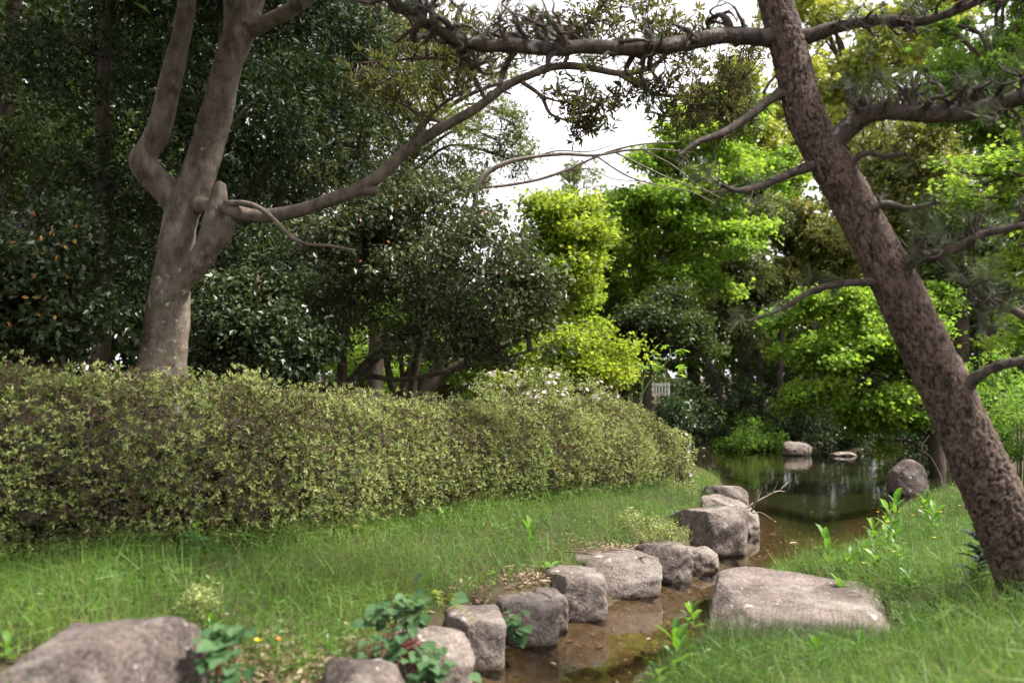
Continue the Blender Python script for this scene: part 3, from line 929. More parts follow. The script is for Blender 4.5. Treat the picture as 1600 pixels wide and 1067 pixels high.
tree('maple_tree', 'maple with star-shaped leaves at the right edge behind the pine limbs', 'tree',
     [[(1660, 740, 24), (1650, 560, 20), (1640, 400, 16), (1620, 280, 10), (1600, 200, 7)]], 12,
     [clump(1545, 265, 12, 70, 30, .6), clump(1590, 310, 12, 70, 35, .7), clump(1520, 320, 12, 40, 20, .4), clump(1600, 400, 12, 50, 40, .6), clump(1590, 500, 12, 45, 60, .6), clump(1640, 200, 12, 60, 70, .7)], 7000, M['maple_bright'], .085, .08,
     M['bark_mid'], 'maple', group=MAPLES, n_sub=70, flat=.22, droop=.15, upb=1.5, sub_r=.36, k=7, spread=.07)
tree('maple_tree', 'soft green maple joining the yellow maple and the tall layered one', 'tree',
     [[(960, 690, 10), (962, 560, 9), (965, 430, 7)]], 24,
     [clump(955, 400, 24, 45, 50, 1.0), clump(965, 480, 24, 50, 40, 1.0), clump(975, 330, 24, 35, 35, .8)], 12000, M['maple_green'], .11, .09, M['bark_dark'], group=MAPLES, n_sub=60, **mk_)
tree('maple_tree', 'fresh green maple between the layered maple and the pine trunk', 'tree',
     [[(1190, 690, 12), (1185, 480, 10), (1180, 330, 8)]], 30.5,
     [clump(1170, 300, 30.5, 65, 50, 1.4), clump(1210, 270, 30.5, 60, 45, 1.3), clump(1150, 250, 30.5, 50, 40, 1.2)], 16000, M['maple_bright'], .13, .11, M['bark_dark'], group=MAPLES, n_sub=70, **mk_)
# -- far bank, right half
FARB = 'trees of mixed greens on the far bank'
tree('rounded_tree', 'small dark rounded tree far away under the open sky', 'tree', [[(900, 640, 14), (900, 300, 8)]], 42,
     [clump(905, 285, 42, 45, 28, 1.5), clump(930, 330, 42, 50, 35, 1.5), clump(870, 320, 42, 40, 40, 1.4)], 6000, M['sage'], .17, .1, M['bark_dark'], group=FARB, n_sub=40, sub_r=.6)
tree('far_bank_tree', 'olive shrubby tree left of the leaning dark trunk', 'tree', [[(1010, 690, 16), (1010, 560, 12), (1000, 500, 8)]], 20.5,
     [clump(1000, 505, 20.5, 50, 30, 1.0), clump(1060, 515, 20.5, 50, 28, 1.0), clump(985, 550, 20.5, 40, 30, .9), clump(1050, 480, 20.5, 40, 24, .9), clump(1100, 540, 20.5, 30, 20, .7)], 20000, M['evergreen_olive'], .11, .06, M['bark_dark'], group=FARB, n_sub=70, sub_r=.5)
tree('far_bank_tree', 'far bank tree with a dark trunk leaning to the left', 'tree', [[(1125, 650, 16, 29), (1117, 590, 13, 29), (1095, 545, 11, 29), (1065, 505, 9, 29), (1040, 480, 7, 29)]], 29,
     [clump(1130, 380, 29, 60, 55, 1.6), clump(1170, 440, 29, 60, 45, 1.6), clump(1100, 470, 29, 60, 35, 1.4), clump(1190, 340, 29, 55, 45, 1.5), clump(1170, 520, 29, 50, 30, 1.3)], 24000, M['sage'], .16, .095, M['bark_dark'], group=FARB, n_sub=90, sub_r=.55, r0=.09)
tree('far_bank_tree', 'bronze-tinged tree behind the middle of the pine trunk', 'tree', [[(1275, 690, 14, 30), (1270, 500, 11, 30), (1270, 400, 8, 30)], [(1215, 690, 11, 30), (1222, 480, 9, 30), (1230, 400, 6, 30)]], 30,
     [clump(1270, 370, 30, 60, 45, 1.6), clump(1230, 330, 30, 45, 40, 1.4), clump(1310, 420, 30, 55, 40, 1.5), clump(1230, 420, 30, 50, 28, 1.4)], 22000, M['bronze'], .16, .095, M['bark_dark'], group=FARB, n_sub=80, sub_r=.55, r0=.09)
tree('far_bank_tree', 'golden-topped tall tree behind the upper pine limbs', 'tree', [[(1330, 690, 30, 36), (1330, 400, 24, 36), (1330, 150, 14, 36)]], 36,
     [clump(1290, 110, 36, 70, 60, 2), clump(1370, 100, 36, 80, 60, 2.2), clump(1330, 190, 36, 90, 50, 2.2), clump(1400, 30, 36, 90, 50, 2.2), clump(1290, 40, 36, 50, 40, 1.6), clump(1250, 220, 36, 60, 50, 1.8), clump(1480, 20, 36, 80, 50, 2), clump(1270, -20, 36, 70, 50, 1.8)], 32000, M['gold'], .21, .13, M['bark_dark'], group=FARB, n_sub=130, sub_r=.6, r0=.12)
tree('far_bank_tree', 'yellow-green tree at the left of the upper pine trunk', 'tree', [[(1165, 690, 22, 33), (1165, 400, 18, 33), (1165, 200, 10, 33)]], 33,
     [clump(1150, 150, 33, 60, 45, 1.7), clump(1190, 190, 33, 60, 55, 1.7), clump(1120, 180, 33, 55, 40, 1.5), clump(1180, 260, 33, 60, 45, 1.6), clump(1230, 110, 33, 40, 40, 1.3)], 24000, M['gold'], .18, .115, M['bark_dark'], group=FARB, n_sub=90, sub_r=.55, r0=.1)
tree('far_bank_tree', 'russet-flecked tree between the two right pine limbs', 'tree', [[(1430, 690, 24, 31), (1430, 400, 18, 31), (1430, 260, 10, 31)]], 31,
     [clump(1400, 230, 31, 70, 45, 1.7), clump(1470, 250, 31, 70, 50, 1.7), clump(1440, 310, 31, 90, 40, 1.8), clump(1390, 300, 31, 50, 40, 1.4)], 24000, M['bronze'], .17, .10, M['bark_dark'], group=FARB, n_sub=100, sub_r=.55, r0=.1)
tree('far_bank_tree', 'deep green tree filling the upper right corner', 'tree', [[(1560, 690, 26, 27), (1560, 400, 22, 27), (1570, 150, 14, 27)]], 27,
     [clump(1540, 90, 27, 70, 70, 1.6), clump(1600, 60, 27, 80, 80, 1.8), clump(1560, 180, 27, 80, 60, 1.7), clump(1500, 150, 27, 50, 50, 1.3), clump(1490, 40, 27, 50, 40, 1.3), clump(1600, -30, 27, 90, 50, 1.6)], 22000, M['maple_green'], .16, .105, M['bark_dark'], group=FARB, n_sub=90, sub_r=.55, r0=.1)
tree('far_bank_tree', 'shaded tree with thick dark twin trunks right of the pine', 'tree', [[(1500, 700, 30, 21), (1502, 560, 26, 21), (1500, 420, 18, 21)], [(1530, 700, 22, 21), (1532, 560, 20, 21), (1540, 420, 13, 21)]], 21,
     [clump(1470, 420, 21, 60, 45, 1.1), clump(1540, 400, 21, 70, 45, 1.2), clump(1590, 450, 21, 60, 50, 1.1), clump(1480, 350, 21, 70, 40, 1.2), clump(1580, 560, 21, 60, 40, 1.0)], 24000, M['evergreen_olive'], .125, .075, M['bark_dark'], group=FARB, n_sub=90, sub_r=.5, r0=.07)
for lab, px, py, d, rx, ry, mt in [
        ('dark broad tree filling the space behind the yellow maples', 930, 450, 33, 100, 130, 'evergreen_olive'),
        ('fresh green tree behind the tall layered maple', 1080, 420, 35, 130, 170, 'maple_green'),
        ('mid green tree behind the bronze-tinged one', 1260, 430, 37, 130, 170, 'sage'),
        ('grey-green tree closing the view behind the right pine limbs', 1420, 430, 34, 130, 150, 'sage'),
        ('dark tree closing the view at the right frame edge', 1590, 400, 32, 130, 180, 'evergreen_olive')]:
    tree('far_bank_tree', lab, 'tree', [[(px, 690, 22), (px + 6, 500, 18), (px, 350, 12)]], d,
         [clump(px, py, d, rx, ry * .9, 2.2), clump(px - rx * .5, py + ry * .4, d, rx * .7, ry * .6, 2), clump(px + rx * .5, py + ry * .3, d, rx * .7, ry * .6, 2), clump(px, py + ry * .75, d, rx, ry * .45, 2)],
         12000, M[mt], .29, .19, M['bark_dark'], group=FARB, n_sub=150, sub_r=.7, low=.15, limbs=False)
# -- undergrowth along the far shore, each bush by itself
for i, (lab, px, py, d, rx, ry, mt) in enumerate([
        ('dark leafy shrub on the far shore nearest the hedge end', 1075, 650, 27.5, 48, 50, 'undergrowth'),
        ('dark large-leaved shrub below the leaning far trunk', 1150, 625, 29, 60, 55, 'undergrowth'),
        ('deep green shrub below the white pickets', 1030, 650, 22.5, 50, 32, 'undergrowth'),
        ('dark shrub filling the gap right of the white pickets', 1095, 610, 30, 55, 40, 'undergrowth'),
        ('tall olive shrub behind the white pickets', 985, 590, 27, 60, 45, 'evergreen_olive'),
        ('low fern-like bush touching the far water below the shrubs', 1165, 680, 27.5, 55, 22, 'maple_green'),
        ('dark shrub behind the pale far-shore rock', 1235, 650, 28.5, 50, 55, 'undergrowth'),
        ('olive shrub among the trunks left of the drooping maple', 1215, 575, 31, 60, 45, 'evergreen_olive'),
        ('tall dark shrub in the shade behind the drooping maple', 1330, 590, 31, 90, 60, 'undergrowth'),
        ('tall dark shrub behind the pine trunk on the far bank', 1420, 600, 30, 90, 70, 'undergrowth'),
        ('dark shrub under the drooping maple at the water', 1320, 680, 27, 60, 34, 'undergrowth'),
        ('dark shrub between the drooping maple and the pine trunk', 1440, 665, 25, 70, 50, 'undergrowth'),
        ('light green shrub on the bank behind the lower pine trunk', 1560, 610, 16, 60, 50, 'maple_green')]):
    c, r = clump(px, py, d, rx, ry)
    g = tz(c[0], c[1])
    t = thing('bank_shrub', lab, 'shrub', (c[0], c[1], g), 'shrubs along the far shore')
    a = Acc()
    for k in range(7):
        e = c + RNG.normal(size=3) * r * .4
        V, T = tube([[c[0] + RNG.normal() * .08, c[1], g - .05], (np.array([c[0], c[1], g]) + e) * .5 + RNG.normal(size=3) * .1, e], [.03, .022, .008], 5, 7)
        a.add(V, T)
    a.part('stem', M['bark_dark'], t, True)
    foliage(t, [(c, r), (c + [r[0] * .5, 0, -r[2] * .4], r * .7), (c + [-r[0] * .5, -.2, -r[2] * .45], r * .7)], 5200, M[mt], .10, .06, 'leaf', n_sub=36, sub_r=.4, low=.2, flat=.7, name='foliage')
c, r = clump(1592, 672, 9.5, 48, 42)
g = tz(c[0], c[1])
t = thing('round_bush', 'small rounded green bush at the right edge behind the pine', 'bush', (c[0], c[1], g))
a = Acc()
for k in range(9):
    V, T = tube([[c[0] + RNG.normal() * .05, c[1] + RNG.normal() * .05, g - .05], c + RNG.normal(size=3) * r * .45], [.012, .004], 5, 5)
    a.add(V, T)
a.part('stem', M['bark_mid'], t, True)
foliage(t, [(c, r)], 7000, M['maple_green'], .04, .02, 'leaf', n_sub=120, sub_r=.16, low=.8, flat=1, k=6, spread=.02, name='foliage')

# -- the forked smooth-barked tree
t0 = W(250, 590, 9.0)
FORK = thing('forked_tree', 'big smooth-barked tree with forked stems and a long limb reaching right', 'tree', (t0[0], t0[1], tz(t0[0], t0[1])))


def remesh(o, vox, it=2):
    md = o.modifiers.new('r', 'REMESH'); md.mode = 'VOXEL'; md.voxel_size = vox; md.use_smooth_shade = True
    sm = o.modifiers.new('s', 'SMOOTH'); sm.factor = .5; sm.iterations = it
    me = bpy.data.meshes.new_from_object(o.evaluated_get(bpy.context.evaluated_depsgraph_get()))
    o.modifiers.clear()
    old = o.data
    o.data = me
    if not me.materials:
        me.materials.append(old.materials[0])
    return o


def roughen(o, amt, freq, seed):
    me = o.data
    n = len(me.vertices)
    V = np.empty(n * 3, np.float32); me.vertices.foreach_get('co', V); V = V.reshape(-1, 3)
    N = np.empty(n * 3, np.float32); me.vertices.foreach_get('normal', N); N = N.reshape(-1, 3)
    V = V + N * (fbm(V * freq, 4, seed) * amt)[:, None]
    me.vertices.foreach_set('co', V.astype(np.float32).ravel())
    me.update()


a = Acc()
for pts in ([(246, 650, 94), (250, 600, 82), (256, 540, 70), (264, 470, 64), (273, 410, 58), (281, 350, 55), (288, 318, 56)],
            [(287, 335, 52, 9.0), (262, 302, 47, 9.0), (238, 275, 46, 8.98), (224, 253, 46, 8.96), (231, 236, 40, 8.95), (247, 205, 37, 8.92), (262, 150, 35, 8.9), (277, 85, 33, 8.85), (290, 20, 30, 8.8), (300, -50, 28, 8.75), (315, -140, 24, 8.7)],
            [(276, 360, 50, 9.0), (303, 290, 55, 9.0), (325, 225, 52, 9.0), (343, 160, 47, 8.95), (357, 100, 46, 8.9), (380, 40, 46, 8.85), (398, -20, 40, 8.8), (420, -110, 34, 8.7), (440, -200, 26, 8.6)],
            [(360, 90, 30, 8.9), (362, 30, 24, 8.95), (358, -40, 22, 9.0), (350, -120, 18, 9.0)],
            [(387, 52, 30, 8.85), (420, 32, 24, 8.8), (450, 18, 22, 8.75), (490, -8, 19, 8.7), (540, -60, 16, 8.6)],
            [(258, 510, 40, 9.0), (270, 462, 42, 8.94), (292, 428, 42, 8.88), (316, 400, 40, 8.84), (330, 372, 37, 8.8), (337, 335, 34, 8.78), (341, 304, 28, 8.77), (346, 284, 16, 8.76)],
            [(325, 392, 32, 8.8), (348, 364, 32, 8.76), (358, 346, 24, 8.74), (357, 332, 14, 8.74)]):
    P, R = polyline(pts, 9.0); V, T = tube(P, R, 18, 40, .07, 3, 4); a.add(V, T)
up = a.part('trunk', M['bark_smooth'], FORK, True); remesh(up, .02, 9); roughen(up, .02, 4, 5); roughen(up, .007, 16, 6)
up.data.materials.append(M['bark_lichen'])
nv = len(up.data.vertices); co = np.empty(nv * 3, np.float32); up.data.vertices.foreach_get('co', co); co = co.reshape(-1, 3)
zlim = W(270, 420, 9)[2] - FORK.location[2]
lowv = co[:, 2] + fbm(co * 6, 4, 3) * .22 < zlim
for p in up.data.polygons:
    p.material_index = int(lowv[p.vertices[0]])
LIMB = [(285, 318, 26, 9.0), (318, 322, 26, 8.9), (352, 327, 24, 8.74), (400, 338, 22, 8.7), (455, 332, 22, 8.65), (500, 318, 21, 8.6), (545, 302, 22, 8.55), (580, 284, 22, 8.5), (608, 262, 20, 8.45), (640, 232, 19, 8.4),
        (690, 200, 17, 8.3), (740, 172, 15, 8.2), (790, 135, 14, 8.1), (830, 117, 13, 8.0), (858, 106, 14, 8.0)]
limb('long_limb', LIMB, 9, M['bark_smooth'], FORK, 12, 70, .1, 3, 6)
limb('cut_stub', [(560, 296, 20, 8.53), (580, 298, 17, 8.5), (590, 297, 15, 8.48)], 9, M['bark_smooth'], FORK, 10, 8)
FINE = [[(855, 106, 12, 8.0), (890, 103, 12, 8.0), (930, 108, 11, 7.95), (970, 115, 10, 7.9), (1010, 108, 9, 7.9), (1035, 92, 7, 7.85), (1050, 70, 5, 7.8)],
        [(965, 115, 8, 7.9), (1000, 135, 7, 7.9), (1030, 148, 6, 7.9), (1075, 150, 6, 7.85), (1130, 140, 4, 7.8), (1160, 125, 3, 7.8)],
        [(815, 128, 7, 8.0), (845, 150, 6, 8.0), (860, 178, 5, 7.95), (890, 190, 3, 7.9), (925, 203, 2, 7.9)],
        [(352, 318, 12, 8.7), (385, 318, 9, 8.6), (410, 328, 8, 8.55), (430, 345, 7, 8.5), (455, 370, 7, 8.45), (480, 382, 6, 8.4), (515, 384, 5, 8.35), (555, 392, 4, 8.3)],
        [(760, 160, 7, 8.2), (740, 120, 6, 8.3), (700, 95, 5, 8.4), (650, 92, 4, 8.5), (560, 100, 4, 8.6)],
        [(640, 232, 8, 8.4), (655, 200, 6, 8.3), (690, 165, 5, 8.2), (730, 140, 3, 8.1)],
        [(880, 104, 7, 8.0), (900, 60, 6, 7.95), (930, 20, 5, 7.9), (960, -40, 4, 7.9)],
        [(700, 195, 6, 8.3), (660, 180, 5, 8.25), (610, 150, 4, 8.2), (570, 120, 3, 8.2)],
        [(845, 150, 4, 8.0), (880, 160, 3, 7.9), (920, 160, 2, 7.9), (960, 150, 2, 7.8)],
        [(1060, 150, 4, 7.85), (1080, 170, 3, 7.8), (1050, 182, 2, 7.8), (1010, 172, 2, 7.8)]]
tips = []
for i, pts in enumerate(FINE):
    limb('branch', pts, 8, M['bark_smooth'] if i in (0, 3) else M['bark_mid'], FORK, 7, None, .1, i)
    P, _ = polyline(pts, 8)
    q = catmull(P, 14)
    if i != 3:
        tips.append(q[4:])
# leaf sprays at the twig ends: long leaves in whorls
tips = np.vstack(tips)
SPR = [clump(850, 50, 8.0, 90, 40, .4), clump(960, 60, 7.9, 90, 40, .4), clump(1050, 60, 7.9, 70, 45, .4), clump(1110, 110, 7.8, 70, 60, .4), clump(905, 150, 7.9, 60, 40, .35), clump(700, 130, 8.3, 75, 40, .5), clump(640, 145, 8.2, 60, 34, .4),
       clump(590, 130, 8.4, 60, 40, .5), clump(920, 185, 7.9, 45, 26, .3), clump(1010, 20, 7.9, 90, 40, .4), clump(770, 60, 8.2, 80, 50, .5), clump(1070, 165, 7.8, 60, 26, .3), clump(690, 50, 8.4, 80, 40, .5), clump(1000, 140, 7.9, 60, 20, .3), clump(1150, 190, 7.8, 40, 30, .3)]


def whorls(parent, centers, dirs, k, L, Wd, mat, tpl, name='leaves', tb=0.0):
    n = len(centers)
    dirs = norm(dirs)
    ref = np.where(np.abs(dirs[:, 2:3]) < .9, np.array([[0, 0, 1.0]]), np.array([[1.0, 0, 0]]))
    u = norm(np.cross(dirs, ref)); v = np.cross(dirs, u)
    th = (np.arange(k)[None] * 2 * np.pi / k + RNG.uniform(0, 6, (n, 1)) + RNG.normal(size=(n, k)) * .25)[..., None]
    op = RNG.uniform(.4, 1.3, (n, k, 1))
    A = (u[:, None] * np.cos(th) + v[:, None] * np.sin(th)) * np.sin(op) + dirs[:, None] * np.cos(op)
    Nn = dirs[:, None] - A * (A * dirs[:, None]).sum(-1, keepdims=True) + RNG.normal(size=(n, k, 3)) * .15
    P = np.repeat(centers[:, None], k, 1) + A * .008
    Ls = L * RNG.uniform(.6, 1.2, n * k)
    tint = np.clip(np.repeat(RNG.uniform(0, .6, n), k) + RNG.uniform(0, .4, n * k) + tb, 0, 1)
    return leaves(name, P.reshape(-1, 3), A.reshape(-1, 3), Nn.reshape(-1, 3), Ls, Ls * (Wd / L), tint, tpl, mat, parent)


cs, ta = [], Acc()
for c, r in SPR:
    for j in range(34):
        e = c + rvec(1)[0] * r * RNG.uniform(.1, 1.15) ** .6 * [1, 1, 1]
        s = tips[np.argmin(np.linalg.norm(tips - e, axis=1) + RNG.uniform(0, .2, len(tips)))]
        if np.linalg.norm(e - s) > 1.1:
            s = e + (s - e) * .5 / np.linalg.norm(e - s)
        m = (s + e) * .5 + RNG.normal(size=3) * .06
        V, T = tube([s, m, e], [.008, .005, .0025], 4, 6); ta.add(V, T)
        cs.append(np.concatenate([e, e - m]))
        if RNG.uniform() < .6:
            e2 = (m + e) * .5 + RNG.normal(size=3) * .05
            cs.append(np.concatenate([e2, RNG.normal(size=3) + [0, 0, .4]]))
ta.part('twigs', M['bark_mid'], FORK, True, 'stuff')
cs = np.array(cs)
whorls(FORK, cs[:, :3], cs[:, 3:] + [0, 0, .05], 6, .088, .025, M['machilus'], 'oval', 'leaves')
cs2, ta2 = [], Acc()
for c, r in [clump(1110, 90, 7.8, 70, 50, .4), clump(1150, 170, 7.8, 50, 50, .4), clump(1090, 200, 7.8, 60, 30, .4), clump(1170, 60, 7.8, 40, 50, .4), clump(800, 40, 8.2, 120, 50, .5), clump(930, 30, 8.0, 120, 40, .5), clump(700, 60, 8.4, 90, 50, .5)]:
    for j in range(24):
        e = c + rvec(1)[0] * r * RNG.uniform(.1, 1.1) ** .6
        s = tips[np.argmin(np.linalg.norm(tips - e, axis=1) + RNG.uniform(0, .2, len(tips)))]
        if np.linalg.norm(e - s) > .9:
            s = e + (s - e) * .5 / np.linalg.norm(e - s)
        m = (s + e) * .5 + RNG.normal(size=3) * .05
        V, T = tube([s, m, e], [.006, .004, .002], 4, 5); ta2.add(V, T)
        for f in RNG.uniform(.2, 1, 4):
            cs2.append(np.concatenate([m + (e - m) * f + RNG.normal(size=3) * .05, RNG.normal(size=3) * .6 + norm(e - m)]))
ta2.part('twigs', M['bark_mid'], FORK, True, 'stuff')
cs2 = np.array(cs2)
whorls(FORK, cs2[:, :3], cs2[:, 3:], 5, .06, .018, M['machilus'], 'oval', 'leaves')
# the high crown, most of it above the picture
foliage(FORK, [clump(300, -330, 8.5, 330, 130, 2.2), clump(620, -230, 8.0, 200, 110, 1.6), clump(100, -260, 7.5, 230, 120, 2.0), clump(330, -420, 6.0, 280, 120, 1.8), clump(-150, -300, 7.0, 250, 160, 2.0), clump(450, -90, 9.6, 120, 60, .9), clump(-300, -500, 4.5, 500, 200, 2.0), clump(200, -700, 4.0, 400, 150, 1.6), clump(-700, -200, 6.5, 300, 250, 2.0)],
        30000, M['evergreen_olive'], .16, .07, 'leaf', n_sub=200, sub_r=.55, low=.2)

# -- bare arching boughs in front of the sky
b0 = W(738, 470, 12.6)
bt = thing('bare_bough_tree', 'thin tree with bare arching boughs across the open sky', 'tree', (b0[0], b0[1], tz(b0[0], b0[1])))
P, R = polyline([(640, 640, 16), (652, 560, 14), (680, 470, 12), (720, 380, 10), (742, 320, 9), (740, 296, 9)], 12.6)
V, T = tube(P, R, 8, 24, .1, 2); part('trunk', V, T, M['bark_dark'], bt, True)
for i, pts in enumerate([[(740, 300, 9), (760, 272, 9), (790, 255, 8), (830, 246, 6), (880, 241, 6), (930, 243, 5), (980, 235, 4), (1030, 234, 3), (1080, 238, 2)],
                         [(745, 294, 5), (790, 290, 5), (840, 281, 5), (880, 268, 5), (910, 255, 4), (950, 238, 4), (1000, 226, 3), (1060, 222, 2)],
                         [(930, 243, 3), (980, 275, 3), (1030, 290, 2), (1080, 300, 2), (1120, 320, 1.5)], [(960, 238, 3), (1010, 262, 2.5), (1060, 285, 2), (1110, 300, 1.5), (1150, 290, 1.5)],
                         [(1000, 232, 2.5), (1050, 258, 2), (1090, 290, 2), (1130, 312, 1.5)], [(830, 247, 3), (870, 236, 2.5), (920, 237, 2), (960, 226, 1.5)],
                         [(880, 268, 2.5), (920, 264, 2), (960, 280, 1.5), (1010, 283, 1.5)]]):
    limb('bough', pts, 12.6, M['bark_pale'], bt, 6, None, .1, i)
# ------------------------------------------------------------------ leaning pine
PB = W(1612, 910, 4.6)
PINE = thing('pine_tree', 'leaning pine trunk with flaky bark across the right side', 'pine tree', (PB[0], PB[1], tz(PB[0], PB[1])))
PT = [(1665, 1010, 98, 4.6), (1617, 918, 92, 4.6), (1582, 840, 86, 4.6), (1556, 783, 82, 4.6), (1529, 722, 79, 4.6), (1500, 658, 77, 4.61), (1470, 592, 75, 4.62), (1441, 533, 73, 4.64), (1404, 455, 70, 4.66), (1355, 360, 64, 4.68), (1312, 280, 62, 4.7), (1280, 225, 60, 4.72),
      (1258, 180, 58, 4.72), (1243, 120, 57, 4.74), (1228, 60, 55, 4.75), (1211, 0, 52, 4.76), (1190, -70, 48, 4.78), (1160, -160, 42, 4.8), (1120, -260, 34, 4.8)]
P, R = polyline(PT, 4.6)
NS, NR = 112, 540
Q = catmull(np.column_stack([P, R]), NR)
V, D = tube_rings(Q[:, :3], Q[:, 3], NS)
ln = np.concatenate([[0], np.cumsum(np.linalg.norm(np.diff(Q[:, :3], axis=0), axis=1))])


def bark_cells(u, v, ncell, seed):
    """distance to the nearest crack and a number per bark plate; u runs round (0..1), v along"""
    iu, iv = np.floor(u).astype(int), np.floor(v).astype(int)
    f1 = np.full(u.shape, 9.0); f2 = f1.copy(); cid = np.zeros(u.shape)
    for du in (-1, 0, 1):
        for dv in (-1, 0, 1):
            cu, cv = iu + du, iv + dv
            w = np.mod(cu, ncell)
            ju = cu + .1 + .8 * _hash(w, cv, w * 0, seed)
            jv = cv + .1 + .8 * _hash(w, cv, w * 0 + 1, seed)
            d = np.hypot(u - ju, v - jv)
            h = _hash(w, cv, w * 0 + 2, seed)
            nw = d < f1
            f2 = np.where(nw, f1, np.minimum(f2, d)); cid = np.where(nw, h, cid); f1 = np.where(nw, d, f1)
    return f2 - f1, cid


uu = np.repeat(np.linspace(0, 1, NS, endpoint=False)[None], NR, 0)
vv = np.repeat(ln[:, None], NS, 1)
wob = fbm(V.reshape(-1, 3) * 14, 3, 4).reshape(NR, NS)
c1, id1 = bark_cells(uu * 22 + wob * 1.0, vv * 13 + wob * 1.2, 22, 1)
c2, id2 = bark_cells(uu * 54 + wob * 1.0, vv * 36 + wob * 1.2, 54, 2)
hgt = sstep(.0, .2, c1) * (.4 + .6 * id1) * .008 + sstep(0, .2, c2) * (.1 + .9 * id2) * .008 + fbm(V.reshape(-1, 3) * 60, 3, 8).reshape(NR, NS) * .004
tint = np.clip(sstep(0, .16, c1) * (.12 + .22 * id1) + sstep(0, .2, c2) * (.06 + .5 * id2), 0, 1)
hgt = hgt * (1.0 + .9 * (1 - sstep(0, 1.6, vv)))
V2 = V + D * (hgt - .008)[..., None]
part('trunk', V2.reshape(-1, 3), grid_tris(NR, NS), M['bark_pine'], PINE, True, tint=tint.ravel())


def gnarl(a, P, d, L, r, lev, ends, up=.25, sides=5, kink=.75):
    """a crooked pine twig that forks as it goes"""
    n = max(3, int(L / .045))
    pts, rad = [np.array(P)], [r]
    d = norm(np.array(d, float))
    for i in range(n):
        d = norm(d + RNG.normal(size=3) * kink * .7 + np.array([0, 0, up * .3]))
        pts.append(pts[-1] + d * (L / n) * RNG.uniform(.7, 1.3))
        rad.append(r * (1 - .78 * (i + 1) / n) * RNG.uniform(.85, 1.2))
        if lev > 0 and RNG.uniform() < .55:
            gnarl(a, pts[-1], d + RNG.normal(size=3) * .9 + [0, 0, up], L * RNG.uniform(.35, .65), rad[-1] * .7, lev - 1, ends, up, 4, kink)
    V, T = tube(pts, rad, sides, len(pts) * 2, .25, int(RNG.integers(99)), 20)
    a.add(V, T)
    ends.append(np.concatenate([pts[-1], d]))


def needles(parent, E, n, L, name='needles', w=.0022, cone=.75, tb=0):
    E = np.asarray(E)
    P = np.repeat(E[:, :3], n, 0) - np.repeat(norm(E[:, 3:]), n, 0) * RNG.uniform(0, .05, (len(E) * n, 1))
    A = norm(np.repeat(norm(E[:, 3:]), n, 0) + RNG.normal(size=(len(E) * n, 3)) * cone * .6)
    N = rvec(len(P))
    Ls = L * RNG.uniform(.6, 1.1, len(P))
    tint = np.clip(np.repeat(RNG.uniform(0, .7, len(E)), n) + RNG.uniform(0, .3, len(P)) + tb, 0, 1)
    return leaves(name, P, A, N, Ls, w, tint, 'needle', M['needle'], parent)


# limb points, twig count, twig length, twig radius, fork levels, upward pull, share of leafy twig ends
LIMBS = [
    ([(1225, 62, 34, 4.75), (1185, 58, 28, 4.72), (1130, 56, 27, 4.7), (1060, 70, 26, 4.66), (990, 76, 25, 4.62), (920, 73, 24, 4.58), (870, 77, 23, 4.55), (800, 72, 24, 4.5), (735, 68, 23, 4.46), (690, 50, 18, 4.42), (650, 30, 15, 4.4), (615, 0, 12, 4.36), (590, -40, 10, 4.3)],
     60, .34, .026, 2, .28, .3),
    ([(1250, 62, 30, 4.74), (1285, 50, 24, 4.7), (1330, 38, 20, 4.66), (1375, 32, 18, 4.62), (1440, 33, 17, 4.56), (1500, 14, 14, 4.5), (1550, -8, 12, 4.45)], 22, .28, .014, 2, .3, .5),
    ([(1240, 140, 20, 4.74), (1205, 155, 15, 4.7), (1170, 182, 14, 4.65), (1130, 208, 13, 4.6), (1090, 222, 9, 4.55), (1060, 245, 5, 4.5)], 8, .16, .006, 1, .0, .3),
    ([(1290, 235, 44, 4.7), (1318, 208, 36, 4.66), (1345, 185, 30, 4.6), (1385, 174, 29, 4.55), (1430, 178, 28, 4.5), (1490, 178, 28, 4.44), (1550, 166, 26, 4.38), (1610, 150, 24, 4.3), (1680, 140, 20, 4.2)], 54, .28, .020, 2, .4, .7),
    ([(1285, 255, 20, 4.7), (1250, 266, 15, 4.66), (1215, 280, 14, 4.62), (1185, 292, 13, 4.6), (1150, 298, 8, 4.56), (1120, 285, 4, 4.52)], 16, .16, .006, 2, .05, .4),
    ([(1395, 435, 36, 4.62), (1415, 418, 24, 4.58), (1432, 404, 20, 4.54), (1465, 398, 19, 4.5), (1500, 385, 16, 4.46), (1540, 365, 14, 4.42), (1610, 350, 10, 4.36)], 24, .22, .011, 2, .25, .9),
    ([(1468, 400, 14, 4.5), (1490, 420, 12, 4.46), (1510, 445, 10, 4.42), (1540, 462, 10, 4.4), (1575, 480, 14, 4.36), (1620, 505, 12, 4.3)], 24, .2, .010, 2, .25, .9),
    ([(1385, 440, 18, 4.66), (1345, 441, 12, 4.62), (1300, 446, 11, 4.58), (1262, 458, 10, 4.54), (1220, 484, 7, 4.5), (1165, 503, 4, 4.46)], 12, .15, .005, 2, .1, .7),
    ([(1500, 612, 30, 4.56), (1525, 590, 18, 4.5), (1550, 576, 15, 4.46), (1580, 567, 15, 4.42), (1630, 560, 14, 4.36)], 3, .12, .005, 1, .1, .2),
    ([(1325, 262, 14, 4.64), (1350, 240, 9, 4.6), (1380, 244, 8, 4.56), (1415, 240, 5, 4.52)], 9, .14, .008, 2, .1, .1),
    ([(1355, 330, 16, 4.6), (1385, 318, 10, 4.56), (1420, 326, 9, 4.52), (1465, 316, 6, 4.48)], 9, .15, .008, 2, .2, .4),
]
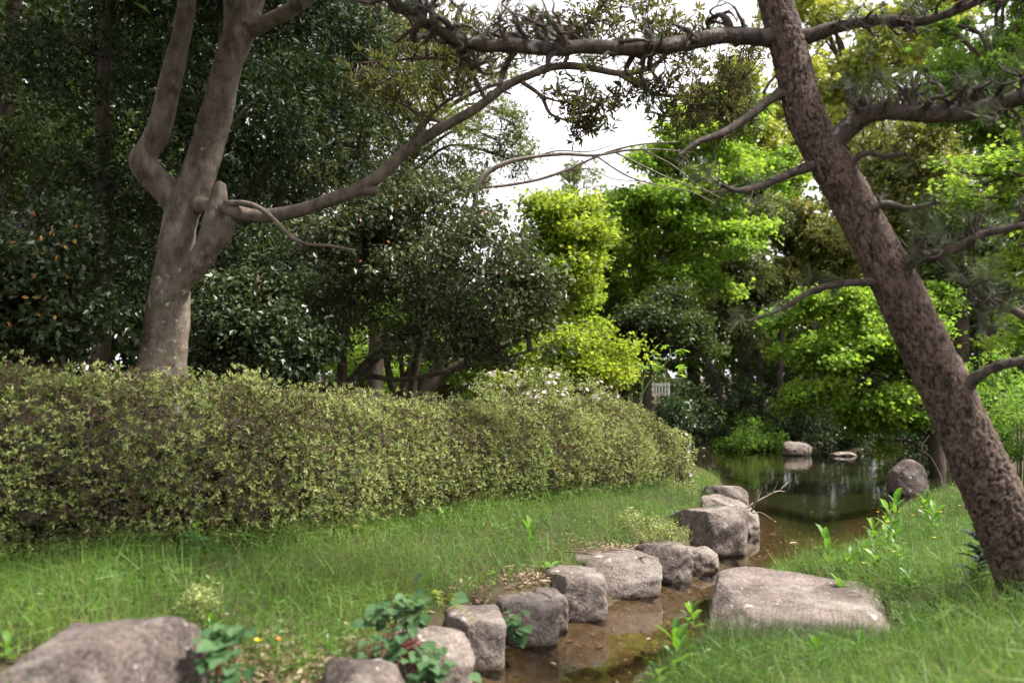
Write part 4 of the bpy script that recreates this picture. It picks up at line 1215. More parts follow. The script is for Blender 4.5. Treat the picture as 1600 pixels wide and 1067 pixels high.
for i, (pts, nt, tl, tr, lev, up_, leafy) in enumerate(LIMBS):
    P, R = polyline(pts, 4.6)
    V, T = tube(P, R, 12, len(pts) * 9, .22, i + 3, 14)
    lo = part('limb', V, T, M['bark_limb'], PINE, True)
    q = catmull(np.column_stack([P, R]), 60)
    a, ends = Acc(), []
    lo_i = {0: 7, 3: 12}.get(i, 10)
    for k in range(nt):
        j = int(RNG.integers(lo_i, 60)) if k < nt - 2 else 59
        td = norm(q[min(j + 1, 59), :3] - q[j - 1, :3])
        side = rvec(1)[0]
        side = norm(side - td * np.dot(side, td))
        dr = side * .8 + td * .5 + np.array([0, 0, up_ * 1.4])
        gnarl(a, q[j, :3], dr, tl * RNG.uniform(.5, 1.2), tr * RNG.uniform(.6, 1.1), lev, ends, up_)
    a.part('twigs', M['bark_limb'], lo, True, 'stuff')
    ends = np.array(ends)
    sel = ends[RNG.uniform(size=len(ends)) < leafy * .34]
    if len(sel):
        needles(lo, sel, 40, .12)

# the pine's own crown, above the picture: flat pads of needles on spreading limbs
top = W(1120, -260, 4.8)
for i, (px, py, d, rx, rz) in enumerate([(900, -380, 4.6, .75, .16), (1150, -470, 5.0, .8, .18), (650, -430, 5.2, .8, .16), (1000, -560, 4.3, .7, .16), (800, -620, 5.3, .8, .18), (1350, -420, 4.6, .7, .16), (450, -560, 4.9, .7, .15)]):
    c = W(px, py, d)
    V, T = tube([top, (top + c) * .5 + [0, 0, .12], c], [.06, .04, .02], 8, 14, .2, i, 10)
    lo = part('limb', V, T, M['bark_limb'], PINE, True)
    u = rvec(150) * RNG.uniform(.2, 1, (150, 1)) ** .5
    E = np.column_stack([c + u * [rx, rx, rz], u * .5 + [0, 0, .9]])
    needles(lo, E, 34, .13, w=.005)  # needles broadened so these unseen pads cast denser shade
# ------------------------------------------------------------------ clipped hedge
HF = np.array([(-5.2, 3.95), (-4.2, 4.35), (-2.95, 4.85), (-1.95, 5.35), (-1.3, 5.75), (-.93, 6.3), (0, 7.8), (1.25, 9.5), (2.05, 10.9), (2.3, 11.4)])
HC = catmull(HF, 120)
ht = norm(np.gradient(HC, axis=0))
hn = np.column_stack([ht[:, 1], -ht[:, 0]])           # towards the camera
hs = np.concatenate([[0], np.cumsum(np.linalg.norm(np.diff(HC, axis=0), axis=1))])
HLEN = hs[-1]
HHW = .95


def hedge_pt(s, phi, inset=0.0, rr=1.0):
    """a place on the hedge's skin: s along it, phi 0 (front foot) .. pi (back foot)"""
    s = np.asarray(s, float); phi = np.asarray(phi, float)
    x, y = np.interp(s, hs, HC[:, 0]), np.interp(s, hs, HC[:, 1])
    nx, ny = np.interp(s, hs, hn[:, 0]), np.interp(s, hs, hn[:, 1])
    tx, ty = np.interp(s, hs, ht[:, 0]), np.interp(s, hs, ht[:, 1])
    e = np.clip((s - (HLEN - .65)) / .65, 0, 1)
    endf = np.sqrt(np.maximum(0, 1 - e ** 2.4))
    H = np.interp(s, [0, 2.0, 3.0, 4.2, 6, 8, HLEN], [1.38, 1.33, 1.23, 1.09, 1.04, 1.02, 1.02])
    lump = vnoise(np.column_stack([x * 1.6, y * 1.6, phi * 1.2]), 11) * .085 + vnoise(np.column_stack([x * 5, y * 5, phi * 3]), 12) * .04
    cphi, sphi = np.cos(phi), np.sin(phi)
    a = HHW * (1 + lump) * rr - inset
    c = np.sign(cphi) * np.abs(cphi) ** .95 * a * (.45 + .55 * endf)
    z = np.abs(sphi) ** .78 * (H * (.55 + .45 * endf) * (1 + lump) - inset) 
    z = np.where(endf < .02, 0, z) + 0
    under = .12 * (1 - sstep(0, .35, z)) * np.sign(cphi)
    cx, cy = x - nx * (HHW - .02), y - ny * (HHW - .02)
    px, py = cx + nx * (c - under), cy + ny * (c - under)
    return np.column_stack([px, py, z + .37 + .03 * vnoise(np.column_stack([x, y, x * 0]), 3)])


hm = hedge_pt(np.array([HLEN * .5]), np.array([.1]))[0]
HEDGE = thing('clipped_hedge', 'long clipped azalea hedge running from the left edge to the pond', 'hedge', (hm[0], hm[1], .38))
n = 54000
s = RNG.uniform(0, HLEN, n)
s = np.where(RNG.uniform(size=n) < .10, HLEN - .85 * RNG.uniform(0, 1, n) ** 1.5, s)
phi = np.where(RNG.uniform(size=n) < .68, np.arcsin(RNG.uniform(0.02, 1, n) ** 1.2), RNG.uniform(.9, 1.75, n))
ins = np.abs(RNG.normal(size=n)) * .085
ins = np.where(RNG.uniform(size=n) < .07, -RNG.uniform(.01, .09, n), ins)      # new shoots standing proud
P = hedge_pt(s, phi, ins)
Pc = hedge_pt(s, phi * 0 + 1.57, .6)
outd = norm(P - Pc + [0, 0, .12])
low_ = sstep(.42, .75, P[:, 2])
thin = vnoise(P * 2.4, 21) * .6 + vnoise(P * 8, 22) * .5
keep = RNG.uniform(size=n) < np.clip(.68 + .30 * low_ + thin * .55, .15, 1)
P, outd, ins, phi, thin = P[keep], outd[keep], ins[keep], phi[keep], thin[keep]


def rosettes(parent, C, D, k, L, Wd, mat, tb, name='foliage', tpl='leaf'):
    n = len(C)
    D = norm(D + RNG.normal(size=(n, 3)) * .45 + [0, 0, .25])
    ref = np.array([.3, .2, 1.0]); u = norm(np.cross(D, ref)); v = np.cross(D, u)
    th = (np.arange(k)[None] * 2 * np.pi / k + RNG.uniform(0, 6, (n, 1)) + RNG.normal(size=(n, k)) * .35)[..., None]
    op = RNG.uniform(.25, 1.25, (n, k, 1))
    A = (u[:, None] * np.cos(th) + v[:, None] * np.sin(th)) * np.sin(op) + D[:, None] * np.cos(op)
    N = D[:, None] + RNG.normal(size=(n, k, 3)) * .3 - A * .3
    Q = np.repeat(C[:, None], k, 1) + RNG.normal(size=(n, k, 3)) * .006
    Ls = L * RNG.uniform(.6, 1.25, n * k) * np.repeat(RNG.uniform(.75, 1.2, n), k)
    tint = np.clip(np.repeat(tb, k) + RNG.normal(size=n * k) * .10, 0, 1)
    return leaves(name, Q.reshape(-1, 3), A.reshape(-1, 3), N.reshape(-1, 3), Ls, Ls * (Wd / L), tint, tpl, mat, parent)


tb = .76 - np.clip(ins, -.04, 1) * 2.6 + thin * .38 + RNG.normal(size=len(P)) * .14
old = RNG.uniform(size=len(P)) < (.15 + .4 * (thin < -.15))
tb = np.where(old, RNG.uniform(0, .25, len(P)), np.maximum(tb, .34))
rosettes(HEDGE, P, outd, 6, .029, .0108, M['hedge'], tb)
# inside: a rough dark core added to block light, and many fine stems
cs_, cp_ = np.meshgrid(np.linspace(0, HLEN - .06, 90), np.linspace(.03, np.pi - .03, 26), indexing='ij')
core = hedge_pt(cs_.ravel(), cp_.ravel(), 0.38)
core = core + RNG.normal(size=core.shape) * .035
ci = (np.arange(89)[:, None] * 26 + np.arange(25)[None]).ravel()
cq = np.column_stack([ci, ci + 26, ci + 27, ci + 1])
part('shade_core', core, cq, plain_mat('shade_core_dark', (.010, .008, .005), .95, (.024, .019, .011), 60), HEDGE)
a = Acc()
for i in range(900):
    s0 = RNG.uniform(0, HLEN - .2); ph = RNG.uniform(.05, 1.9) if RNG.uniform() < .85 else .1
    e = hedge_pt(np.array([s0 + RNG.normal() * .15]), np.array([ph]), .0 + abs(RNG.normal()) * .04)[0]
    b_ = hedge_pt(np.array([s0]), np.array([ph * .8 + .1]), .24)[0]
    b_[2] = max(.4, b_[2] - RNG.uniform(.05, .25))
    m = (e + b_) * .5 + RNG.normal(size=3) * .04
    V, T = tube([b_, m, e], [.0042, .003, .0014], 4, 5); a.add(V, T)
a.part('stems', M['twig'], HEDGE, True, 'stuff')

# ------------------------------------------------------------------ flowering azalea behind the hedge end
fl, fT, _k = leaf_geo(np.zeros((5, 3)), np.array([[math.cos(i * 1.2566), math.sin(i * 1.2566), .45] for i in range(5)]), np.tile([0, 0, 1.0], (5, 1)), .5, .40, 'oval')
BLOSSOM = tmesh('blossom', fl, fT, False, tint=RNG.uniform(.2, 1, len(fl)))
BLOSSOM.materials.append(M['petal'])


def orient(d):
    return Vector(tuple(d)).to_track_quat('Z', 'Y').to_matrix().to_4x4()


def azalea(label, cl_, n_leaf, n_flower, sz, topw=.5):
    c, r = cl_[0]
    t = thing('flowering_azalea', label, 'shrub', (c[0], c[1], tz(c[0], c[1])))
    L0 = np.array(t.location)
    a = Acc()
    for k in range(12):
        c, r = cl_[k % len(cl_)]
        V, T = tube([[L0[0] + RNG.normal() * .1, L0[1] + RNG.normal() * .1, L0[2] - .05], c + RNG.normal(size=3) * r * .4], [.012, .004], 5, 5); a.add(V, T)
    a.part('stems', M['twig'], t, True, 'stuff')
    foliage(t, cl_, n_leaf, M['hedge'], .045, .018, 'leaf', n_sub=90, sub_r=.18, low=.6, flat=1, k=6, spread=.02, name='foliage', tbase=.3)
    for k in range(n_flower):
        c, r = cl_[int(RNG.integers(len(cl_)))]
        u = norm(rvec(1)[0] * [1, 1, 1] + [0, -.7, topw]); p = c + u * r * RNG.uniform(.95, 1.12)
        o = put('blossom', BLOSSOM, None, t)
        o.matrix_basis = Matrix.Translation(Vector(tuple(p - L0))) @ orient(u + RNG.normal(size=3) * .3) @ Matrix.Scale(sz * RNG.uniform(.75, 1.2), 4)
    return t


azalea('azalea with scattered pale white blossom behind the hedge top', [clump(790, 606, 10.3, 50, 26, .35), clump(850, 606, 10.3, 55, 30, .35), clump(915, 618, 10.6, 45, 24, .35), clump(850, 625, 9.6, 40, 16, .25)], 5000, 80, .06)
azalea('small azalea with few white blossoms at the pond end of the hedge', [clump(1062, 700, 11.3, 20, 28, .25), clump(1070, 735, 11.2, 16, 18, .2)], 1500, 16, .055, .1)

# ------------------------------------------------------------------ grass
def hedge_clear(x, y):
    d = np.full(x.shape, 1e9)
    for i in range(0, 119, 3):
        d = np.minimum(d, np.hypot(x - (HC[i, 0] - hn[i, 0] * .93), y - (HC[i, 1] - hn[i, 1] * .93)))
    return d


ROCKS = [(1.70, 5.32, .50, .76), (-1.62, 2.98, .52, .34), (-.57, 3.30, .2, .2), (-.84, 3.1, .2, .22), (.72, 6.24, .30, .22), (.37, 5.62, .16, .2), (.06, 4.99, .18, .18), (-.2, 4.55, .17, .18), (-.36, 3.92, .16, .17), (1.86, 8.05, .35, .38), (2.32, 9.25, .35, .3), (2.62, 10.7, .33, .3)]


def off_rocks(x, y):
    k = np.ones(x.shape, bool)
    for cx, cy, rx, ry in ROCKS:
        k &= ((x - cx) / rx) ** 4 + ((y - cy) / ry) ** 4 > 1
    return k


def grass(name, n, box, dens, Lr, wd, side, lean=.55, fluff=.6):
    x = RNG.uniform(box[0], box[1], n); y = RNG.uniform(box[2], box[3], n)
    sd = water_sd(x, y)
    xc = np.interp(y, [1, 3, 4, 6, 8, 12, 20, 28], [-.9, -.1, .2, 1.2, 2.0, 4.5, 8.5, 11])
    ok = (sd > .10 if side > 0 else sd > .18) & (((x - xc) * side) > 0) & off_rocks(x, y)
    if side < 0:
        ok &= hedge_clear(x, y) > .70
    patch = fbm(np.column_stack([x, y, x * 0]) * 1.7, 3, 31)
    ok &= RNG.uniform(size=n) < dens(x, y, sd, patch)
    x, y, sd, patch = x[ok], y[ok], sd[ok], patch[ok]
    m = len(x)
    z = terr(x, y)
    tuft = fbm(np.column_stack([x, y, x * 0]) * 4.0, 2, 33)
    L = RNG.uniform(Lr[0], Lr[1], m) * (1 + .45 * tuft) * np.clip(.5 + sd * 1.2, .45, 1)
    th = RNG.uniform(0, 2 * np.pi, m) + 2.5 * vnoise(np.column_stack([x, y, x * 0]) * 2.2, 35)
    le = RNG.uniform(.15, 1, m) * lean * 1.5
    A = np.column_stack([np.cos(th) * le, np.sin(th) * le, np.ones(m)])
    N = np.column_stack([-np.cos(th), -np.sin(th), le]) + RNG.normal(size=(m, 3)) * .3
    side_ = RNG.uniform(size=m) < fluff            # fine side branches held above the ground
    z = z + np.where(side_, RNG.uniform(.02, 1, m) * .17 * (1 + .6 * tuft) * np.clip(.4 + sd, .3, 1), 0)
    A[side_, 2] *= RNG.uniform(-.1, .45, side_.sum())
    L = np.where(side_, L * .55, L)
    tint = np.clip(.44 + .45 * patch + RNG.normal(size=m) * .17 + .5 * (RNG.uniform(size=m) < .05), 0, 1)
    P = np.column_stack([x, y, z - .01]); wds = wd * RNG.uniform(.7, 1.3, m)
    a = Acc()
    for q, tp_ in ((~side_, 'strip'), (side_, 'needle')):
        V, T, k = leaf_geo(P[q], A[q], -N[q], L[q], wds[q] * (1.25 if tp_ == 'needle' else 1), tp_)
        a.add(V, T, np.repeat(tint[q], k))
    return a.part(name, M['grass'], None, False, 'stuff')


grass('bank_grass', 330000, (-4.2, 3.4, 2.4, 13.5), lambda x, y, s, p: np.clip(.72 + .5 * p - .3 * (s < .33), 0.05, 1) * np.clip(1.15 - .05 * y, .5, 1), (.13, .30), .0034, -1, 1.0)
grass('bank_grass', 260000, (.2, 7.2, 2.6, 11.5), lambda x, y, s, p: np.clip(.85 + .35 * p, .1, 1) * np.clip(1.3 - .1 * y, .3, 1), (.13, .31), .0034, 1, .9)
grass('bank_grass', 26000, (3.5, 13, 5, 15), lambda x, y, s, p: np.clip(.8 + .4 * p, .1, 1), (.10, .2), .008, 1, .7)

# small low leaves and clover between the blades
def ground_leaves(name, n, box, side, L, mat, thr):
    x = RNG.uniform(box[0], box[1], n); y = RNG.uniform(box[2], box[3], n)
    sd = water_sd(x, y)
    xc = np.interp(y, [1, 3, 4, 6, 8, 12], [-.9, -.1, .2, 1.2, 2.0, 4.5])
    p = fbm(np.column_stack([x, y, x * 0]) * 1.9, 3, 41)
    ok = (sd > .1) & ((x - xc) * side > 0) & off_rocks(x, y) & (p > thr)
    if side < 0:
        ok &= hedge_clear(x, y) > .7
    x, y = x[ok], y[ok]
    m = len(x)
    z = terr(x, y) + RNG.uniform(.01, .09, m)
    A = np.column_stack([RNG.normal(size=(m, 2)), RNG.normal(size=m) * .3])
    N = np.column_stack([RNG.normal(size=(m, 2)) * .35, np.ones(m)])
    return leaves(name, np.column_stack([x, y, z]), A, N, L * RNG.uniform(.5, 1.3, m), L * .6, RNG.uniform(0, 1, m), 'oval', mat, None)


ground_leaves('ground_cover', 14000, (-3.5, 2.6, 2.6, 10.5), -1, .032, M['dock'], .10)
ground_leaves('ground_cover', 12000, (.3, 6, 2.8, 9), 1, .030, M['dock'], .08)

# dry leaf litter by the stones and pebbles on the stream bed
def litter(name, n, spots, L, mat):
    P = []
    for cx, cy, r, w in spots:
        k = int(n * w)
        P.append(np.column_stack([cx + RNG.normal(size=k) * r, cy + RNG.normal(size=k) * r]))
    P = np.vstack(P)
    P = P[water_sd(P[:, 0], P[:, 1]) > .06]
    P = P[off_rocks(P[:, 0], P[:, 1])]
    z = terr(P[:, 0], P[:, 1]) + RNG.uniform(.005, .035, len(P))
    A = np.column_stack([RNG.normal(size=(len(P), 2)), RNG.normal(size=len(P)) * .25])
    N = np.column_stack([RNG.normal(size=(len(P), 2)) * .4, np.ones(len(P))])
    Ls = L * RNG.uniform(.5, 1.4, len(P))
    return leaves(name, np.column_stack([P, z]), A, N, Ls, Ls * .35, RNG.uniform(0, 1, len(P)), 'leaf', mat, None)


litter('leaf_litter', 2600, [(-.85, 3.55, .17, .3), (.18, 5.55, .16, .22), (-.25, 4.9, .14, .1), (.75, 6.65, .2, .22), (1.1, 7.2, .2, .16), (-1.0, 3.9, .2, .1)], .045, M['litter'])
x = RNG.uniform(-.6, 3.6, 9000); y = 2.6 + 8 * RNG.uniform(0, 1, 9000) ** 1.3
ok = water_sd(x, y) < -.04
x, y = x[ok], y[ok]
z = terr(x, y)
oc = np.array([[1, 0, 0], [-1, 0, 0], [0, 1, 0], [0, -1, 0], [0, 0, 1], [0, 0, -1]]) * 1.0
ot = np.array([[0, 2, 4], [2, 1, 4], [1, 3, 4], [3, 0, 4], [2, 0, 5], [1, 2, 5], [3, 1, 5], [0, 3, 5]])
sz = np.exp(RNG.normal(size=len(x)) * .6) * .010
V = oc[None] * sz[:, None, None] * RNG.uniform(.6, 1.3, (len(x), 6, 1)) * [1, 1, .6] + np.column_stack([x, y, z])[:, None]
T = (ot[None] + (np.arange(len(x)) * 6)[:, None, None]).reshape(-1, 3)
part('stream_gravel', V.reshape(-1, 3), T, bark_mat('bed_gravel', (.05, .038, .028), (.20, .16, .12), None, 12, .1), None, False, 'stuff')

# ------------------------------------------------------------------ individual leafy plants
hv = np.array([(0, 0, 0), (-.10, .22, .04), (.05, .46, .07), (.35, .50, .07), (.70, .28, .02), (1.0, 0, -.12), (.70, -.28, .02), (.35, -.50, .07), (.05, -.46, .07), (-.10, -.22, .04), (.40, 0, .0)])
hT = np.array([(0, 10, 1), (1, 10, 2), (2, 10, 3), (3, 10, 4), (4, 10, 5), (5, 10, 6), (6, 10, 7), (7, 10, 8), (8, 10, 9), (9, 10, 0)])


def leaf_mesh(name, V, T, mat, tint):
    me = tmesh(name, V, T[:, ::-1], False, tint=np.full(len(V), tint)); me.materials.append(mat)
    return me


HEARTS = [leaf_mesh('heart_leaf', hv, hT, M['heart'], q) for q in (.05, .4, .7, 1.0)]
ov = np.array([(0, .02, 0), (0, -.02, 0), (.2, .13, .05), (.2, 0, .0), (.2, -.13, .05), (.5, .19, .09), (.5, 0, .04), (.5, -.19, .09), (.8, .12, .05), (.8, 0, .01), (.8, -.12, .05), (1, 0, -.09)])
oT = np.array([(0, 3, 2), (0, 1, 3), (1, 4, 3), (2, 6, 5), (2, 3, 6), (3, 7, 6), (3, 4, 7), (5, 9, 8), (5, 6, 9), (6, 10, 9), (6, 7, 10), (8, 9, 11), (9, 10, 11)])
BROADS = [leaf_mesh('broad_leaf', ov, oT, M['dock'], q) for q in (.1, .5, .9)]
GLOSSES = [leaf_mesh('glossy_leaf', ov, oT, M['glossy'], q) for q in (.1, .9)]
FERNS = [leaf_mesh('pinna', ov * [1, .8, 1], oT, M['yellow_fern'], q) for q in (.2, .8)]


def place_leaf(me, parent, p, A, N, L, wid=1.0):
    A = norm(np.asarray(A, float)); B = norm(np.cross(N, A)); N = np.cross(A, B)
    o = put(me.name.split('.')[0], me, None, parent)
    q = np.asarray(p) - world_loc(parent)
    o.matrix_basis = Matrix([(*(A[i] * L for _ in (0,)), B[i] * L * wid, N[i] * L, q[i]) for i in range(3)] + [(0, 0, 0, 1)])
    return o


def heart_plant(label, foot, spots, n, L):
    """heart-leaved creeping plant: spots are world points its shoots cover"""
    t = thing('heart_leaved_plant', label, 'plant', foot, 'heart-leaved plants between the bank stones')
    a = Acc()
    spots = np.asarray(spots)
    for k in range(n):
        i = int(RNG.integers(len(spots)))
        p = spots[i][:3] + RNG.normal(size=3) * spots[i][3] * [1, .8, .9]
        out = norm(p - np.asarray(foot) + [0, -.12, .0])
        A = out * [1, 1, .3] + np.array([RNG.normal() * .6, -.5 + RNG.normal() * .4, -.35 + RNG.normal() * .25])
        N = np.array([RNG.normal() * .3, -.55 + RNG.normal() * .3, 1.0])
        l = L * RNG.uniform(.6, 1.2)
        place_leaf(HEARTS[int(RNG.integers(4))], t, p, A, N, l, RNG.uniform(.9, 1.1))
        if k % 2 == 0:
            s = np.asarray(foot) + RNG.normal(size=3) * [.06, .05, .0]
            V, T = tube([s, (s + p) * .5 + [0, 0, .04], p], [.0025, .002, .0012], 4, 6); a.add(V, T)
    a.part('stems', M['stem_red'], t, True, 'stuff')


def sp(px, py, d, r):
    return (*W(px, py, d), r)


f_ = W(640, 1010, 3.75); f_[2] = .24
heart_plant('largest clump of heart-shaped leaves spilling between the near stones', f_, [sp(610, 970, 3.75, .055), sp(650, 955, 3.8, .06), sp(590, 990, 3.65, .05), sp(640, 1000, 3.6, .055), sp(655, 1030, 3.55, .055), sp(680, 1045, 3.55, .045), sp(625, 955, 3.8, .05), sp(660, 1060, 3.5, .05)], 120, .062)
f_ = W(700, 1000, 4.2); f_[2] = .2
heart_plant('slim heart-leaved shoots beside the left face of the squared block', f_, [sp(698, 1000, 4.15, .03), sp(708, 1020, 4.1, .03), sp(690, 985, 4.15, .03)], 20, .058)
f_ = W(792, 990, 4.65); f_[2] = .15
heart_plant('small heart-leaved plant growing between two grey blocks', f_, [sp(790, 965, 4.62, .04), sp(795, 990, 4.6, .035), sp(800, 975, 4.6, .035)], 26, .065)
f_ = W(350, 1020, 3.2); f_[2] = .3
heart_plant('tall heart-leaved plant right of the big corner boulder', f_, [sp(345, 985, 3.1, .035), sp(355, 1010, 3.0, .04), sp(345, 1040, 2.95, .04), sp(365, 1055, 2.95, .04), sp(335, 1000, 3.05, .03)], 42, .06)


def leafy_weed(name, label, px, py, d, n, L, up=.8, meshes=None, group=None, wid=1.0, stem_h=.12, cat='plant', stem=None):
    """a weed at the place whose foot shows at (px, py): stem and separate leaves"""
    b = W(px, py, d)
    b[2] = max(tz(b[0], b[1]), -.02)
    t = thing(name, label, cat, b, group)
    top = b + [RNG.normal() * .02, RNG.normal() * .02, stem_h]
    V, T = tube([b - [0, 0, .02], (b + top) * .5 + RNG.normal(size=3) * .008, top], [.004, .0035, .002], 5, 7)
    part('stem', V, T, stem or M['stem_green'], t, True)
    for k in range(n):
        f = (k + .5) / n
        th = k * 2.4 + RNG.normal() * .4
        p = b + (top - b) * (.15 + .85 * f)
        A = np.array([math.cos(th), math.sin(th), up * (.3 + f) + RNG.normal() * .2])
        N = np.array([-math.cos(th) * up, -math.sin(th) * up, 1.0]) + RNG.normal(size=3) * .2
        place_leaf((meshes or BROADS)[int(RNG.integers(len(meshes or BROADS)))], t, p, A, N, L * RNG.uniform(.7, 1.2), wid)
    return t


WE = 'broad-leaved weeds at the water'
for lab, px, py, d, n, L, up, sh in [
        ('two-leaved weed shoot standing in the stream left of the pale boulder', 1085, 925, 5.2, 5, .11, 1.0, .10),
        ('bright broad-leaved weed at the front corner of the pale boulder', 1062, 1020, 4.1, 8, .12, 1.0, .18),
        ('low weed with drooping leaf in the near stream corner', 1025, 1030, 4.0, 4, .10, .5, .07),
        ('weed with upright leaves in front of the pale boulder', 1275, 975, 4.1, 5, .09, 1.2, .08),
        ('tall upright weed in the water right of the floating leaf', 1297, 870, 6.2, 7, .14, 1.6, .22),
        ('bushy weed at the tip of the right bank', 1330, 880, 6.0, 8, .13, .9, .12),
        ('weed with long upright leaves left of the yellow flowers', 1345, 860, 6.4, 7, .13, 1.0, .14),
        ('tall silvery-leaved weed in front of the upright pond boulder', 1395, 850, 6.8, 12, .15, 1.3, .42),
        ('slender weed against the left side of the upright pond boulder', 1385, 845, 7.2, 9, .14, 1.0, .34),
        ('weed with yellowing lower leaves halfway along the right water edge', 1310, 895, 5.6, 6, .10, .9, .09),
        ('dense upright weed between the tall silvery weed and the water', 1368, 845, 7.0, 9, .13, 1.2, .24),
        ('weed with spreading leaves under the slender pond-side weed', 1402, 875, 6.2, 8, .12, .7, .12),
        ('small pale weed where grass meets the right end of the flat boulder', 1262, 905, 5.5, 5, .08, .8, .06),
        ('drooping weed in the grass between pond boulder and pine', 1462, 815, 8.0, 8, .14, .9, .20),
        ('weed touching the right foot of the upright pond boulder', 1448, 800, 9.2, 8, .16, 1.2, .22),
        ('leafy weed below the tall silvery weed', 1375, 880, 6.0, 7, .12, .7, .10),
        ('weed half sunk in grass below the pine limb', 1415, 905, 5.4, 6, .11, .6, .08),
        ('lone pale-leaved weed in the open right grass', 1440, 965, 4.5, 5, .09, .5, .06),
        ('broad pair of leaves in grass near the frame bottom', 1345, 1000, 4.2, 5, .10, .5, .05),
        ('rosette weed in the near right grass', 1180, 1045, 3.9, 6, .08, .6, .04)]:
    leafy_weed('broad_leaved_weed', lab, px, py, d, n + 4, L * 1.0, up, None, WE, 1.0, sh * 1.15)
for lab, px, py, d, n, L, up, sh in [
        ('dark-leaved weed on top of the tall streaked block', 868, 905, 5.7, 9, .10, .5, .06),
        ('upright weed with two big leaves on the lawn above the stones', 828, 868, 6.3, 7, .13, 1.8, .22),
        ('weed at the hedge foot under the middle of the hedge', 700, 832, 6.6, 10, .08, 1.0, .14),
        ('small weed by the hedge foot left of the brown twig gap', 540, 835, 6.1, 6, .10, .7, .08),
        ('leafy weed on the grassy edge behind the corner boulder', 335, 955, 3.75, 8, .07, 1.0, .12),
        ('small leafy weed beside the heart-leaved clump', 510, 985, 3.8, 7, .06, .7, .06),
        ('low yellowish weed at the left frame edge', 15, 1000, 3.3, 7, .07, .8, .07)]:
    leafy_weed('lawn_weed', lab, px, py, d, n, L, up, None, 'weeds on the left bank', 1.0, sh)
leafy_weed('laurel_seedling', 'dark glossy-leaved seedling at the foot of the pine', 1520, 885, 5.0, 34, .13, .35, GLOSSES, None, 1.1, .36, 'plant', M['stem_green'])
leafy_weed('laurel_seedling', 'bright pinnate seedling growing out of the hedge foot at the left', 305, 850, 5.2, 16, .10, .25, [BROADS[1], BROADS[2], HEARTS[0]], None, .9, .22)
leafy_weed('thistle_stalk', 'tall thin thistle stalk rising against the hedge', 846, 830, 7.2, 22, .10, .35, [leaf_mesh('narrow_leaf', ov * [1, .5, 1], oT, M['grass'], .45)], None, 1, .72)

for lab, cl_, n in [('low yellow-green shrublet spilling over the dark shaded stone', [clump(1035, 835, 6.9, 38, 20, .2), clump(1000, 815, 7.2, 35, 16, .2)], 2600),
                    ('sparse pale shrublet on the lawn edge behind the corner boulder', [clump(310, 945, 3.9, 30, 22, .1)], 700),
                    ('leafy shrublet at the foot of the hedge end', [clump(1060, 765, 10.6, 35, 14, .25)], 900)]:
    c, r = cl_[0]
    g = tz(c[0], c[1])
    t = thing('low_shrublet', lab, 'shrub', (c[0], c[1], g))
    a = Acc()
    for k in range(14):
        cc, rr = cl_[k % len(cl_)]
        V, T = tube([[c[0] + RNG.normal() * .05, c[1] + RNG.normal() * .05, g - .02], cc + RNG.normal(size=3) * rr * .6], [.004, .0015], 4, 5); a.add(V, T)
    a.part('stems', M['twig'], t, True, 'stuff')
    foliage(t, cl_, n, M['hedge'], .026, .011, 'leaf', n_sub=60, sub_r=.10, low=.2, flat=1, k=6, spread=.015, name='foliage', tbase=.35)

# yellow fern beside the squared block
b = W(695, 965, 4.3); b[2] = .3
t = thing('yellow_fern', 'small yellow fern frond beside the squared grey block', 'fern', b)
for fr, (dx, dz) in enumerate([(.14, .02), (.09, .10), (-.05, .12)]):
    tip = b + [dx, -.10, dz - .03 if fr == 0 else dz]
    q = catmull(np.array([b, (b + tip) * .5 + [0, 0, .05], tip]), 11)
    V, T = tube(q, np.linspace(.0025, .001, 11), 4); part('stem', V, T, M['stem_green'], t, True)
    for j in range(2, 11):
        td = norm(q[j] - q[j - 1]); sd = norm(np.cross(td, UP))
        for s_ in (-1, 1):
            place_leaf(FERNS[j % 2], t, q[j], sd * s_ + td * .5, UP, .045 * (1 - .06 * j), .9)

# sapling with big lobed leaves at the hedge end
b = W(1000, 660, 12.3); b[2] = tz(b[0], b[1])
t = thing('maple_sapling', 'slender sapling with a few large lobed leaves at the hedge end', 'sapling', b)
MLOBE = [leaf_mesh('lobed_leaf', TPL['maple'][0], TPL['maple'][1], M['maple_bright'], q) for q in (.2, .8)]
for pts in ([(1000, 660, 3), (1002, 620, 2.5), (1020, 590, 2), (1034, 572, 1.6)], [(1002, 625, 2), (1006, 590, 1.6), (1012, 566, 1.2)], [(1020, 590, 1.6), (1045, 560, 1.2), (1047, 545, 1.0)]):
    P, R = polyline(pts, 12.3); V, T = tube(P, R, 5, 9); part('stem', V, T, M['stem_green'], t, True)
    for k in range(6):
        p = P[-1] + RNG.normal(size=3) * [.13, .1, .05]
        th = RNG.uniform(0, 6.28)
        place_leaf(MLOBE[k % 2], t, p, [math.cos(th), math.sin(th) - .3, -.35], UP + RNG.normal(size=3) * .25, .17)

